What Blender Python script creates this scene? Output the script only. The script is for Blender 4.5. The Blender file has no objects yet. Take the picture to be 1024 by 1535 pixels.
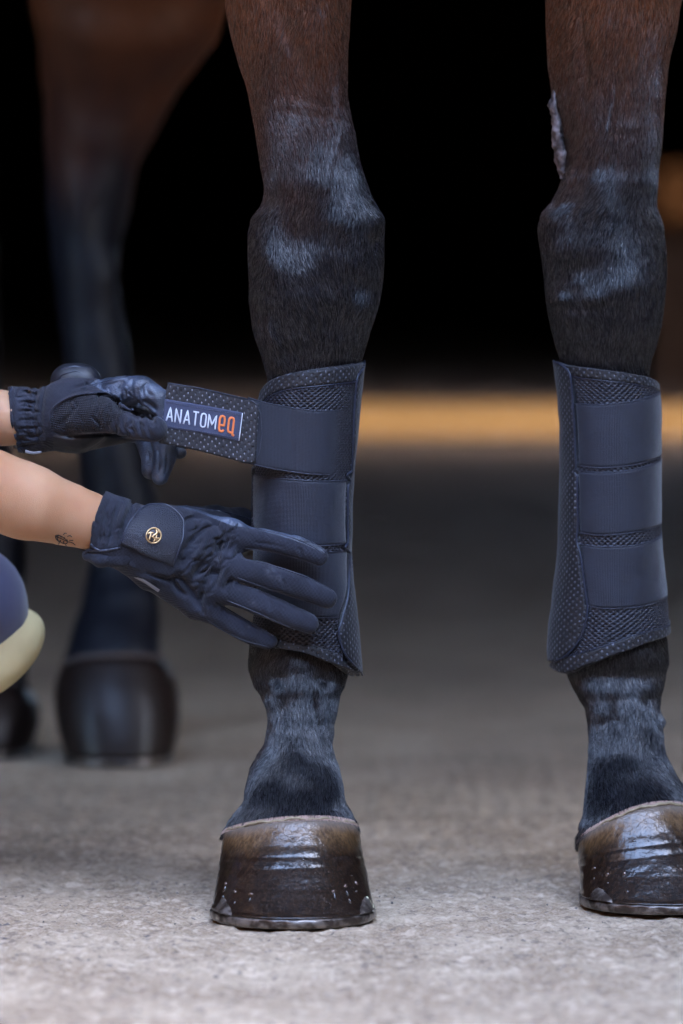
import bpy, bmesh, math, random
import numpy as np
from mathutils import Vector, Matrix
from mathutils.bvhtree import BVHTree

# ------------------------------------------------------------------ camera, sky, sun, exposure
S = bpy.context.scene
C = S.collection
CAM_H = 0.532
PITCH = math.atan2(767.5 - 350.0, 7253.0)
F = 7253.0
cd = bpy.data.cameras.new('camera')
cam = bpy.data.objects.new('camera', cd); C.objects.link(cam)
cam.location = (0, 0, CAM_H)
cam.rotation_euler = (math.pi / 2 - PITCH, 0, 0)
cd.sensor_fit = 'VERTICAL'; cd.sensor_height = 36.0; cd.sensor_width = 24.0
cd.lens = F / 1535.0 * 36.0
cd.clip_start = 0.05; cd.clip_end = 500
cd.dof.use_dof = True; cd.dof.focus_distance = 3.80; cd.dof.aperture_fstop = 4.0
cd.dof.aperture_blades = 0
S.camera = cam

SUN_EL, SUN_AZ = math.radians(42), math.radians(90)      # sun from the right hand side (+x)
w = bpy.data.worlds.new('World'); S.world = w; w.use_nodes = True
nt = w.node_tree; nt.nodes.clear()
sky = nt.nodes.new('ShaderNodeTexSky'); sky.sky_type = 'NISHITA'; sky.sun_disc = False
sky.sun_elevation = SUN_EL; sky.sun_rotation = SUN_AZ
sky.air_density = 0.9; sky.dust_density = 2.6; sky.ozone_density = 1.8
bg = nt.nodes.new('ShaderNodeBackground'); bg.inputs['Strength'].default_value = 0.15
wo = nt.nodes.new('ShaderNodeOutputWorld')
nt.links.new(sky.outputs[0], bg.inputs[0]); nt.links.new(bg.outputs[0], wo.inputs[0])

sl = bpy.data.lights.new('sun', 'SUN'); sl.energy = 2.5; sl.angle = math.radians(0.5); sl.color = (1.0, 0.93, 0.82)
sun = bpy.data.objects.new('sun', sl); C.objects.link(sun)
sd = Vector((math.sin(SUN_AZ) * math.cos(SUN_EL), math.cos(SUN_AZ) * math.cos(SUN_EL), math.sin(SUN_EL)))
sun.rotation_euler = sd.to_track_quat('Z', 'Y').to_euler(); sun.location = sd * 20

S.view_settings.view_transform = 'Standard'; S.view_settings.look = 'None'
S.view_settings.exposure = 5.2; S.view_settings.gamma = 1.0
S.view_settings.use_curve_mapping = False
S.render.engine = 'CYCLES'
S.cycles.use_denoising = True
S.cycles.max_bounces = 6; S.cycles.diffuse_bounces = 4; S.cycles.glossy_bounces = 4
S.cycles.caustics_reflective = False; S.cycles.caustics_refractive = False
S.cycles.sample_clamp_indirect = 6.0

# ------------------------------------------------------------------ helpers: picking points, curves
_cp, _sp = math.cos(PITCH), math.sin(PITCH)
def at(px, py, Y):
    """point of the plane y = Y that a photograph pixel looks at"""
    px = np.asarray(px, float); py = np.asarray(py, float); Y = np.asarray(Y, float)
    v = -(py - 767.5)
    dy = v * _sp + F * _cp; dz = v * _cp - F * _sp
    t = Y / dy
    return np.stack(np.broadcast_arrays((px - 512.0) * t, Y + 0 * t, CAM_H + dz * t), -1)
def proj(P):
    x, y, z = P[..., 0], P[..., 1], P[..., 2] - CAM_H
    f = y * _cp - z * _sp; u = y * _sp + z * _cp
    return 512.0 + F * x / f, 767.5 - F * u / f
def hermite(xs, ys, x):
    """monotone cubic through the table (xs, ys)"""
    xs = np.asarray(xs, float); ys = np.asarray(ys, float); x = np.clip(np.asarray(x, float), xs[0], xs[-1])
    h = np.diff(xs); d = np.diff(ys) / h
    m = np.zeros(len(xs)); m[0], m[-1] = d[0], d[-1]
    if len(xs) > 2:
        a, b = d[:-1], d[1:]; w1 = 2 * h[1:] + h[:-1]; w2 = h[1:] + 2 * h[:-1]
        with np.errstate(divide='ignore', invalid='ignore'):
            mm = (w1 + w2) / (w1 / a + w2 / b)
        m[1:-1] = np.where(a * b > 0, mm, 0)
    i = np.clip(np.searchsorted(xs, x, side='right') - 1, 0, len(h) - 1)
    t = (x - xs[i]) / h[i]
    return ((1 + 2*t) * (1-t)**2 * ys[i] + t * (1-t)**2 * h[i] * m[i] + t*t*(3-2*t) * ys[i+1] + t*t*(t-1) * h[i] * m[i+1])
def polyline(pts, t):
    """points along a px polyline at arc fractions t (smooth)"""
    p = np.asarray(pts, float); s = np.r_[0, np.cumsum(np.linalg.norm(np.diff(p, axis=0), axis=1))]
    s /= s[-1]
    return np.stack([hermite(s, p[:, k], t) for k in range(p.shape[1])], -1)
def sstep(a, b, x):
    t = np.clip((x - a) / (b - a), 0, 1); return t * t * (3 - 2 * t)
_rng = np.random.RandomState(5)
_tab = _rng.rand(4096)
def _h(i, j, k): return _tab[(i * 73856093 ^ j * 19349663 ^ k * 83492791) & 4095]
_rot = np.array(Matrix.Rotation(.7, 3, 'X') @ Matrix.Rotation(.9, 3, 'Y') @ Matrix.Rotation(.5, 3, 'Z'))
def noise3(P, scale=1.0, seed=0):
    q = (P @ _rot) * scale + seed * 17.13
    i = np.floor(q).astype(np.int64); f = q - i; f = f * f * f * (f * (f * 6 - 15) + 10)
    r = 0
    for a in (0, 1):
        for b in (0, 1):
            for c in (0, 1):
                wgt = (f[..., 0] if a else 1 - f[..., 0]) * (f[..., 1] if b else 1 - f[..., 1]) * (f[..., 2] if c else 1 - f[..., 2])
                r = r + wgt * _h(i[..., 0] + a, i[..., 1] + b, i[..., 2] + c)
    return r * 2 - 1
def fbm(P, scale, n=3, seed=0):
    return sum(noise3(P, scale * 2**k, seed + k) / 2**k for k in range(n))

# ------------------------------------------------------------------ helpers: meshes and objects
def new_mesh(name, V, faces, mats=(), uv=None, smooth=True, midx=None):
    V = np.asarray(V, np.float64).reshape(-1, 3)
    me = bpy.data.meshes.new(name)
    if isinstance(faces, np.ndarray) and faces.ndim == 2:
        n, k = faces.shape
        me.vertices.add(len(V)); me.vertices.foreach_set('co', V.astype(np.float32).ravel())
        me.loops.add(n * k); me.loops.foreach_set('vertex_index', faces.astype(np.int32).ravel())
        me.polygons.add(n); me.polygons.foreach_set('loop_start', (np.arange(n) * k).astype(np.int32))
        me.update(calc_edges=True); me.validate()
    else:
        me.from_pydata([tuple(v) for v in V], [], [tuple(int(i) for i in f) for f in faces]); me.update()
    if uv is not None:
        ul = me.uv_layers.new(name='UVMap')
        vi = np.empty(len(me.loops), np.int32); me.loops.foreach_get('vertex_index', vi)
        ul.data.foreach_set('uv', np.asarray(uv, np.float32)[vi].ravel())
    for m in (mats if isinstance(mats, (list, tuple)) else [mats]): me.materials.append(m)
    if midx is not None and len(midx) == len(me.polygons): me.polygons.foreach_set('material_index', np.asarray(midx, np.int32))
    if smooth: me.polygons.foreach_set('use_smooth', np.ones(len(me.polygons), bool))
    me.update()
    return me
def obj(name, me, parent=None, **props):
    o = bpy.data.objects.new(name, me); C.objects.link(o)
    if parent is not None:
        o.parent = parent
        p = parent; off = Vector((0, 0, 0))
        while p is not None: off += p.location; p = p.parent
        o.location = -off          # meshes are given in world coordinates
    for k, v in props.items(): o[k] = v
    return o
def thing(name, label, cat, loc, group=None):
    o = bpy.data.objects.new(name, None); C.objects.link(o); o.location = loc
    o.empty_display_size = 0.05
    o['label'] = label; o['category'] = cat
    if group: o['group'] = group
    return o
def grid_faces(nu, nv, wrap=False, flip=False):
    """faces of a grid stored [row v][col u]"""
    i, j = np.meshgrid(np.arange(nv - 1), np.arange(nu if wrap else nu - 1), indexing='ij')
    a = i * nu + j; b = i * nu + (j + 1) % nu; c = (i + 1) * nu + (j + 1) % nu; d = (i + 1) * nu + j
    f = np.stack([a, b, c, d], -1).reshape(-1, 4)
    return f[:, ::-1].copy() if flip else f
def tube(pts, r, n=8, closed=False, caps=True):
    """V, faces of a tube along pts; r scalar or per point"""
    P = np.asarray(pts, float); m = len(P); r = np.broadcast_to(r, (m,))
    T = np.roll(P, -1, 0) - np.roll(P, 1, 0) if closed else np.gradient(P, axis=0)
    T /= np.linalg.norm(T, axis=1)[:, None] + 1e-12
    up = np.array([0, 0, 1.0]) if abs(T[0, 2]) < .9 else np.array([1.0, 0, 0])
    N = np.empty_like(P); n0 = up
    for i in range(m):
        n0 = n0 - T[i] * n0.dot(T[i]); n0 /= np.linalg.norm(n0) + 1e-12; N[i] = n0
    B = np.cross(T, N); a = np.arange(n) * 2 * math.pi / n
    V = P[:, None] + r[:, None, None] * (np.cos(a)[None, :, None] * N[:, None] + np.sin(a)[None, :, None] * B[:, None])
    V = V.reshape(-1, 3); f = [tuple(q) for q in grid_faces(n, m, True)]
    if closed: f += [((m-1)*n + j, (m-1)*n + (j+1) % n, (j+1) % n, j) for j in range(n)]
    elif caps: f += [tuple(range(n))[::-1], tuple((m-1)*n + j for j in range(n))]
    return V, f
def join(parts):
    V, Fc, o = [], [], 0
    for v, f in parts:
        V.append(np.asarray(v, float).reshape(-1, 3)); Fc += [tuple(int(i) + o for i in q) for q in f]; o += len(V[-1])
    return np.concatenate(V), Fc
def box(x0, x1, y0, y1, z0, z1):
    V = [(x, y, z) for z in (z0, z1) for y in (y0, y1) for x in (x0, x1)]
    return V, [(0,2,3,1),(4,5,7,6),(0,1,5,4),(2,6,7,3),(0,4,6,2),(1,3,7,5)]

# ------------------------------------------------------------------ helpers: signed distance modelling
class Field:
    def __init__(s, lo, hi, h):
        s.h = h; s.lo = np.asarray(lo, float); n = np.ceil((np.asarray(hi, float) - s.lo) / h).astype(int) + 1
        s.n = n; s.D = np.full(tuple(n), 1.0, np.float32)
        s.ax = [s.lo[k] + h * np.arange(n[k]) for k in range(3)]
    def sub(s, a, b, m):
        lo = np.minimum(a, b) - m; hi = np.maximum(a, b) + m
        i0 = np.clip(np.floor((lo - s.lo) / s.h).astype(int), 0, s.n); i1 = np.clip(np.ceil((hi - s.lo) / s.h).astype(int) + 1, 0, s.n)
        sl_ = tuple(slice(i0[k], i1[k]) for k in range(3))
        G = np.stack(np.meshgrid(*[s.ax[k][sl_[k]] for k in range(3)], indexing='ij'), -1)
        return sl_, G
    def cone(s, a, b, ra, rb, k=0.0, nrm=None, fl=1.0, cut=False):
        a = np.asarray(a, float); b = np.asarray(b, float)
        m = max(ra, rb) * max(1, 1/fl) + k + 4 * s.h
        sl_, G = s.sub(a, b, m)
        if G.size == 0: return
        ba = b - a; L = ba.dot(ba) + 1e-12
        t = np.clip(((G - a) @ ba) / L, 0, 1)
        q = G - a - t[..., None] * ba
        if nrm is not None:
            nn = np.asarray(nrm, float); nn = nn / np.linalg.norm(nn)
            q = q + (fl - 1) * (q @ nn)[..., None] * nn
        d = np.linalg.norm(q, axis=-1) - (ra + (rb - ra) * t)
        if nrm is not None: d = d / max(1.0, fl ** .5)
        s.put(sl_, d, k, cut)
    def put(s, sl_, d, k, cut=False):
        A = s.D[sl_]
        if cut: s.D[sl_] = np.maximum(A, -d); return
        if k > 0:
            hh = np.clip(0.5 + 0.5 * (A - d) / k, 0, 1)
            s.D[sl_] = A + (d - A) * hh - k * hh * (1 - hh)
        else: s.D[sl_] = np.minimum(A, d)
    def chain(s, pts, rs, k=0.0, **kw):
        for i in range(len(pts) - 1): s.cone(pts[i], pts[i+1], rs[i], rs[i+1], k, **kw)
    def band(s, thick):
        I = np.argwhere(np.abs(s.D) < thick); P = s.lo + I * s.h
        return tuple(I.T), P
    def mesh(s, smooth_iter=2):
        D = s.D; n0, n1, n2 = D.shape
        ins = D < 0
        cnt = np.zeros((n0-1, n1-1, n2-1), np.int8)
        for a in (0, 1):
            for b in (0, 1):
                for c in (0, 1): cnt += ins[a:n0-1+a, b:n1-1+b, c:n2-1+c]
        act = (cnt > 0) & (cnt < 8)
        idx = np.full(act.shape, -1, np.int64); I = np.argwhere(act); idx[act] = np.arange(len(I))
        acc = np.zeros((len(I), 3)); num = np.zeros(len(I))
        co = [(a, b, c) for a in (0, 1) for b in (0, 1) for c in (0, 1)]
        for p in co:
            for q in co:
                if sum(abs(p[k]-q[k]) for k in range(3)) == 1 and p < q:
                    dp = D[I[:, 0]+p[0], I[:, 1]+p[1], I[:, 2]+p[2]]; dq = D[I[:, 0]+q[0], I[:, 1]+q[1], I[:, 2]+q[2]]
                    m = (dp < 0) != (dq < 0)
                    t = np.where(m, dp / np.where(m, dp - dq, 1), 0)
                    pt = np.array(p)[None] + t[:, None] * (np.array(q) - np.array(p))[None]
                    acc[m] += pt[m]; num[m] += 1
        V = s.lo + (I + acc / num[:, None]) * s.h
        faces = []
        for ax in range(3):
            o1, o2 = [(1, 2), (2, 0), (0, 1)][ax]
            sl0 = [slice(None)] * 3; sl1 = [slice(None)] * 3; sl0[ax] = slice(0, -1); sl1[ax] = slice(1, None)
            a, b = ins[tuple(sl0)], ins[tuple(sl1)]
            E = np.argwhere(a != b)
            ok = (E[:, o1] > 0) & (E[:, o2] > 0) & (E[:, o1] < D.shape[o1] - 1) & (E[:, o2] < D.shape[o2] - 1)
            E = E[ok]; fl = a[tuple(E.T)]
            q = []
            for d1, d2 in ((0, 0), (-1, 0), (-1, -1), (0, -1)):
                e = E.copy(); e[:, o1] += d1; e[:, o2] += d2; q.append(idx[tuple(e.T)])
            q = np.stack(q, -1); q = np.where(fl[:, None], q, q[:, ::-1])
            faces.append(q)
        faces = np.concatenate(faces)[:, ::-1].copy()
        faces = faces[(faces >= 0).all(1)]
        faces = faces[:, ::-1].copy()
        for _ in range(smooth_iter):
            for lam in (0.5, -0.52):
                A = np.zeros_like(V); c = np.zeros(len(V))
                for k in range(4):
                    i, j = faces[:, k], faces[:, (k+1) % 4]
                    for d in range(3):
                        A[:, d] += np.bincount(i, V[j, d], len(V)) + np.bincount(j, V[i, d], len(V))
                    c += np.bincount(i, minlength=len(V)) + np.bincount(j, minlength=len(V))
                V = V + lam * (A / np.maximum(c, 1)[:, None] - V)
        return V, faces
def seg_dist2(P2, line):
    """distance in the picture plane (x, z) from points to a polyline, and the fraction along it"""
    L = np.asarray(line, float); best = np.full(len(P2), 9.0); fr = np.zeros(len(P2)); n = len(L) - 1
    for i in range(n):
        a, b = L[i], L[i+1]; ba = b - a
        t = np.clip(((P2 - a) @ ba) / (ba @ ba + 1e-12), 0, 1)
        d = np.linalg.norm(P2 - a - t[:, None] * ba, axis=1)
        m = d < best; best[m] = d[m]; fr[m] = (i + t[m]) / n
    return best, fr
def inpoly(px, py, poly):
    poly = np.asarray(poly, float); c = np.zeros(px.shape, bool); j = len(poly) - 1
    for i in range(len(poly)):
        xi, yi = poly[i]; xj, yj = poly[j]
        c ^= ((yi > py) != (yj > py)) & (px < (xj - xi) * (py - yi) / (yj - yi + 1e-12) + xi); j = i
    return c
# ------------------------------------------------------------------ materials
class G:
    """a tiny expression writer for shader nodes"""
    def __init__(s, t, sock): s.t = t; s.s = sock
    def _m(s, op, *o, clamp=False):
        n = s.t.nodes.new('ShaderNodeMath'); n.operation = op; n.use_clamp = clamp
        s.t.links.new(s.s, n.inputs[0])
        for i, v in enumerate(o):
            if isinstance(v, G): s.t.links.new(v.s, n.inputs[i+1])
            else: n.inputs[i+1].default_value = v
        return G(s.t, n.outputs[0])
    def __add__(s, o): return s._m('ADD', o)
    def __sub__(s, o): return s._m('SUBTRACT', o)
    def __mul__(s, o): return s._m('MULTIPLY', o)
    def __truediv__(s, o): return s._m('DIVIDE', o)
    def sin(s): return s._m('SINE')
    def fract(s): return s._m('FRACT')
    def floor(s): return s._m('FLOOR')
    def abs(s): return s._m('ABSOLUTE')
    def max(s, o): return s._m('MAXIMUM', o)
    def min(s, o): return s._m('MINIMUM', o)
    def pow(s, o): return s._m('POWER', o)
    def sqrt(s): return s._m('SQRT')
    def ramp(s, a, b):
        n = s.t.nodes.new('ShaderNodeMapRange'); n.interpolation_type = 'SMOOTHSTEP'
        n.inputs['From Min'].default_value = a; n.inputs['From Max'].default_value = b
        s.t.links.new(s.s, n.inputs['Value']); return G(s.t, n.outputs[0])
class Mat:
    def __init__(s, name, base=(.5,.5,.5), rough=.6, **kw):
        s.m = bpy.data.materials.new(name); s.m.use_nodes = True; s.t = s.m.node_tree
        s.b = s.t.nodes['Principled BSDF']; s.set('Base Color', base); s.set('Roughness', rough)
        for k, v in kw.items(): s.set(k.replace('_', ' '), v)
        s.h = None
    def set(s, k, v):
        i = s.b.inputs[k]
        if isinstance(v, G): s.t.links.new(v.s, i)
        elif isinstance(v, (tuple, list)): i.default_value = (*v[:3], 1) if i.type == 'RGBA' else v
        else: i.default_value = v
    def coord(s, kind='Object'):
        n = s.t.nodes.new('ShaderNodeTexCoord'); x = s.t.nodes.new('ShaderNodeSeparateXYZ')
        s.t.links.new(n.outputs[kind], x.inputs[0]); s.vec = n.outputs[kind]
        return tuple(G(s.t, x.outputs[k]) for k in range(3))
    def noise(s, scale, detail=3, stretch=(1,1,1), rough=.5, kind='Object', dist=0):
        c = s.t.nodes.new('ShaderNodeTexCoord'); mp = s.t.nodes.new('ShaderNodeMapping'); mp.inputs['Scale'].default_value = stretch
        n = s.t.nodes.new('ShaderNodeTexNoise'); n.inputs['Scale'].default_value = scale; n.inputs['Detail'].default_value = detail
        n.inputs['Roughness'].default_value = rough; n.inputs['Distortion'].default_value = dist
        s.t.links.new(c.outputs[kind], mp.inputs[0]); s.t.links.new(mp.outputs[0], n.inputs['Vector']); return G(s.t, n.outputs[0])
    def voronoi(s, scale, feature='F1', stretch=(1,1,1), kind='Object', out=0, rand=1.0):
        c = s.t.nodes.new('ShaderNodeTexCoord'); mp = s.t.nodes.new('ShaderNodeMapping'); mp.inputs['Scale'].default_value = stretch
        n = s.t.nodes.new('ShaderNodeTexVoronoi'); n.inputs['Scale'].default_value = scale; n.feature = feature
        n.inputs['Randomness'].default_value = rand
        s.t.links.new(c.outputs[kind], mp.inputs[0]); s.t.links.new(mp.outputs[0], n.inputs['Vector']); return G(s.t, n.outputs[out])
    def mix(s, f, a, b):
        n = s.t.nodes.new('ShaderNodeMix'); n.data_type = 'RGBA'; n.clamp_factor = True
        if isinstance(f, G): s.t.links.new(f.s, n.inputs[0])
        else: n.inputs[0].default_value = f
        for i, v in ((6, a), (7, b)):
            if isinstance(v, G): s.t.links.new(v.s, n.inputs[i])
            else: n.inputs[i].default_value = (*v, 1)
        return G(s.t, n.outputs[2])
    def bump(s, h, dist=.001, strength=1.0):
        n = s.t.nodes.new('ShaderNodeBump'); n.inputs['Distance'].default_value = dist; n.inputs['Strength'].default_value = strength
        s.t.links.new(h.s, n.inputs['Height'])
        if s.h is not None: s.t.links.new(s.h, n.inputs['Normal'])
        s.h = n.outputs[0]; s.t.links.new(s.h, s.b.inputs['Normal'])

NAVY = (.022, .025, .040)
# perforated neoprene: staggered punched dots that show the paler lining (UV in millimetres)
def perforated(name, base, dot=(.11, .115, .15), p=6.4, q=5.2, r=.50):
    M = Mat(name, base, .62, Sheen_Weight=.12, Sheen_Roughness=.4); u, v, _ = M.coord('UV')
    def lat(du, dv):
        a = ((u / p + du).fract() - .5) * p; b = ((v / q + dv).fract() - .5) * q
        return (a * a + b * b * .6).sqrt()
    d = lat(0, 0).min(lat(.5, .5))
    hole = d.ramp(r + .28, r - .1)
    n = M.noise(900, 2)
    pale = M.noise(180, 2).ramp(.32, .62)
    M.set('Base Color', M.mix(hole * pale, base, dot))
    M.bump(d.ramp(r - .2, r + .8), .0007, .8); M.bump(n, .0003, .5)
    return M.m
mat_neo = perforated('perforated_neoprene', (.0048, .005, .0078))
mat_tab = perforated('perforated_strap_tab', (.014, .0135, .018), (.20, .20, .24), 6.0, 5.6, .5)
# spacer mesh with relief in the geometry
M = Mat('air_mesh', (.010, .011, .020), .5, Sheen_Weight=.1); M.bump(M.noise(1400, 2), .0003, .6); mat_mesh = M.m
# elastic webbing: fine lengthwise ribs
M = Mat('elastic', (.030, .034, .052), .55, Sheen_Weight=.3, Specular_IOR_Level=.4, Sheen_Roughness=.35); u, v, _ = M.coord('UV')
rib = (u * (2 * math.pi / 1.15)).sin() * .5 + (v * (2 * math.pi / 1.0)).sin() * .35
M.bump(rib, .00016, 1.0); M.bump(M.noise(700, 3, (1, 1, 2.5)), .0003, .6)
n = M.noise(60, 3); M.set('Base Color', M.mix(n, (.0095, .0115, .020), (.016, .019, .032))); mat_elastic = M.m
M = Mat('elastic_edge', (.030, .034, .052), .6); M.bump(M.noise(1500, 1), .0003, .8); mat_edge = M.m
M = Mat('stitching', (.04, .045, .07), .6); mat_stitch = M.m
# glove cloth: small diagonal weave
def cloth(name, a, b, per=1.5, sh=.3, amp=.00022, plane=('x', 'z')):
    M = Mat(name, a, .72, Sheen_Weight=sh*.5, Sheen_Roughness=.4, Specular_IOR_Level=.35); x, y, z = M.coord('Object')
    k = 2 * math.pi / (per / 1000)
    wv = ((x * .9 + z * .55 + y * .3) * k).sin() * ((z * .9 - x * .5 + y * .3) * k).sin()
    n = M.noise(45, 4); M.set('Base Color', M.mix(n.ramp(.3, .75), a, b))
    M.bump(wv, amp, 1.0); M.bump(M.noise(260, 3), .0005, .5)
    dust = M.noise(28, 2, dist=1.0).ramp(.68, .80)
    return M
def scuff(M, base_node_in, spots):
    x, y, z = M.coord('Object'); f = None
    for (px_, py_, Y_, r) in spots:
        p = at(px_, py_, Y_); d = ((x - float(p[0])).pow(2) + (z - float(p[2])).pow(2)).sqrt() * (1 / r); g = d.ramp(1.0, .1); f = g if f is None else f.max(g)
    f = f * M.noise(300, 3).ramp(.3, .65); old = base_node_in.links[0].from_socket
    M.set('Base Color', M.mix(f * .55, G(M.t, old), (.10, .10, .12)))
gl = cloth('glove_fabric', (.010, .012, .022), (.019, .022, .037)); mat_glove = gl.m; scuff(gl, gl.b.inputs['Base Color'], [(405, 856, 3.79, .0065), (418, 866, 3.79, .004), (328, 838, 3.79, .004), (380, 905, 3.79, .003), (372, 940, 3.79, .003)])
gl2 = cloth('glove_mesh_fabric', (.006, .0065, .012), (.012, .0135, .021), 2.4, .2, .0005); mat_glove_mesh = gl2.m
M = Mat('glove_leather', (.035, .044, .062), .42, Specular_IOR_Level=.55)
M.bump(M.voronoi(520, 'DISTANCE_TO_EDGE').ramp(0, .25), .0003, .6); M.bump(M.noise(90, 4), .0012, .5)
n = M.noise(60, 4); M.set('Base Color', M.mix(n.ramp(.35, .7), (.022, .029, .045), (.075, .095, .14))); mat_leather = M.m
M = Mat('glove_palm_leather', (.010, .011, .016), .5); M.bump(M.noise(120, 4), .001, .5); mat_palm = M.m
M = Mat('flap_leather', (.022, .025, .038), .42)
M.bump(M.voronoi(760, 'DISTANCE_TO_EDGE', rand=.55).ramp(0, .3), .0004, 1.0); mat_flap = M.m
M = Mat('piping', (.018, .023, .042), .35); M.bump(M.noise(300, 2), .0004, .4); mat_piping = M.m
M = Mat('gold_metal', (.62, .42, .22), .35, Metallic=1.0); mat_gold = M.m
M = Mat('emblem_ground', (.035, .032, .035), .5); mat_emb = M.m
M = Mat('label_cloth', (.035, .042, .085), .75, Sheen_Weight=.3); M.bump(M.noise(1600, 1), .0003, .8); mat_label = M.m
M = Mat('thread_white', (.60, .63, .70), .6); M.bump(M.noise(2600, 1), .0003, .8); mat_white = M.m
M = Mat('thread_orange', (.78, .20, .055), .6); M.bump(M.noise(2600, 1), .0003, .8); mat_orange = M.m
M = Mat('tag_grey', (.16, .16, .18), .6); mat_tag = M.m
# skin
M = Mat('skin', (.55, .30, .20), .48, Subsurface_Weight=.35, Subsurface_Scale=.006, Subsurface_Radius=(1.0, .35, .2), Specular_IOR_Level=.4)
n = M.noise(14, 4); M.set('Base Color', M.mix(n.ramp(.35, .72), (.50, .285, .165), (.43, .20, .10)))
M.bump(M.voronoi(900, 'DISTANCE_TO_EDGE').ramp(0, .2), .00008, .6); M.bump(M.noise(500, 3), .00015, .5); mat_skin = M.m
M = Mat('tattoo_ink', (.02, .016, .02), .55); mat_ink = M.m
M = Mat('breeches_cloth', (.075, .08, .15), .85, Sheen_Weight=.3); M.bump(M.noise(900, 2), .0003, .5); M.bump(M.noise(12, 3), .004, .3); mat_breech = M.m
M = Mat('cream_cloth', (.70, .58, .30), .8); M.bump(M.noise(40, 4), .002, .4); mat_cream = M.m
# horse coat: bay brown above the knee, black on the lower leg
def coat(name, hair=False):
    M = Mat(name, (.01, .01, .012), .33 if hair else .5, Specular_IOR_Level=1.0 if hair else .15)
    g = M.t.nodes.new('ShaderNodeNewGeometry'); xx = M.t.nodes.new('ShaderNodeSeparateXYZ'); M.t.links.new(g.outputs['Position'], xx.inputs[0])
    z = G(M.t, xx.outputs[2])
    n = M.noise(16, 4, (1, 1, .45)); n2 = M.noise(300, 2, (1, 1, .25))
    f = (z + n * .20).ramp(.63, .88)
    dark = M.mix(n2, (.002, .002, .0035), (.007, .0075, .012)); brown = M.mix(n2, (.035, .010, .0035), (.29, .088, .027) if hair else (.075, .024, .009))
    col = M.mix(f, dark, brown); M.set('Base Color', col)
    if hair:
        hi_ = M.t.nodes.new('ShaderNodeHairInfo'); rn = G(M.t, hi_.outputs['Random'])
        M.set('Base Color', M.mix(rn.ramp(.90, 1.0) * .3, M.mix(rn.ramp(.0, .6), (.001, .001, .0015), col), (.10, .085, .075)))
        M.set('Roughness', (rn * 7.3).fract() * .30 + .20); M.set('Specular IOR Level', ((rn * 13.7).fract()).pow(1.4) * 1.7 + .08)
    if not hair:
        M.bump(M.noise(420, 3, (1, 1, .16)), .0009, .8); M.bump(M.noise(150, 3, (1, 1, .25)), .0015, .35)
    return M
mc = coat('horse_coat'); mat_coat = mc.m
mh = coat('horse_hair', True); mat_hair = mh.m
M = Mat('periople', (.27, .21, .125), .6); M.bump(M.noise(500, 3), .0006, .6); mat_rim = M.m
M = Mat('pale_hair', (.42, .28, .22), .6); mat_palehair = M.m
M = Mat('far_periople', (.07, .05, .045), .8); mat_rim_far = M.m
M = Mat('chestnut_horn', (.27, .23, .23), .8); M.bump(M.noise(160, 5), .003, .8)
n = M.noise(110, 4); M.set('Base Color', M.mix(n.ramp(.35, .65), (.04, .03, .03), (.20, .165, .165))); mat_chest = M.m
# wet dark horn; UV: x = round the hoof, y = 0 at the coronet .. 1 at the ground
M = Mat('wet_hoof_horn', (.02, .012, .008), .22, Coat_Weight=.85, Coat_Roughness=.04, Coat_IOR=1.45)
u, v, _ = M.coord('UV')
st = M.noise(420, 4, (1, 1, .09)); bl = M.noise(60, 4, (1, 1, .6))
st2 = M.noise(900, 3, (1, 1, .05))
c = M.mix(st.ramp(.35, .7), (.004, .002, .0015), (.028, .014, .007))
c = M.mix(st2.ramp(.55, .8) * .5, c, (.12, .055, .018))
top = (v + (bl - .5) * .22).ramp(.40, .04)
c = M.mix(top * .9, c, M.mix(st.ramp(.3, .7), (.075, .036, .011), (.19, .105, .042)))
top2 = (v + (bl - .5) * .10).ramp(.16, .02)
c = M.mix(top2 * .7, c, (.15, .125, .105))
M.set('Base Color', c)
cr = M.voronoi(170, 'DISTANCE_TO_EDGE', (1, 1, 1.5)).ramp(0, .09)
M.bump(M.mix(top, (.5,.5,.5), cr), .0003, .35); M.bump(M.noise(90, 3, (1, 1, 1.4)), .0010, .35); M.bump(st, .0005, .5)
M.bump(M.noise(800, 2).ramp(.62, .72), .0004, .6)
M.set('Coat Normal', G(M.t, M.h)); M.set('Specular IOR Level', .3); M.set('Roughness', top * .3 + .3); mat_hoof = M.m
M = Mat('far_hoof_horn', (.010, .005, .0035), .5, Specular_IOR_Level=.2, Coat_Weight=.12, Coat_Roughness=.25); mat_hoof_far = M.m
M = Mat('wet_steel', (.23, .20, .18), .45, Metallic=.6, Coat_Weight=.5, Coat_Roughness=.08)
n = M.noise(120, 4); M.set('Base Color', M.mix(n.ramp(.4, .65), (.045, .03, .022), (.20, .165, .14))); M.bump(n, .0012, .5); mat_steel = M.m
M = Mat('nail_clinch', (.12, .08, .06), .4, Metallic=.6, Coat_Weight=1.0, Coat_Roughness=.05); mat_nail = M.m
M = Mat('wet_drop', (.03, .022, .018), .05, Coat_Weight=1.0, Coat_Roughness=.02, Specular_IOR_Level=.8); mat_drop = M.m
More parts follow.
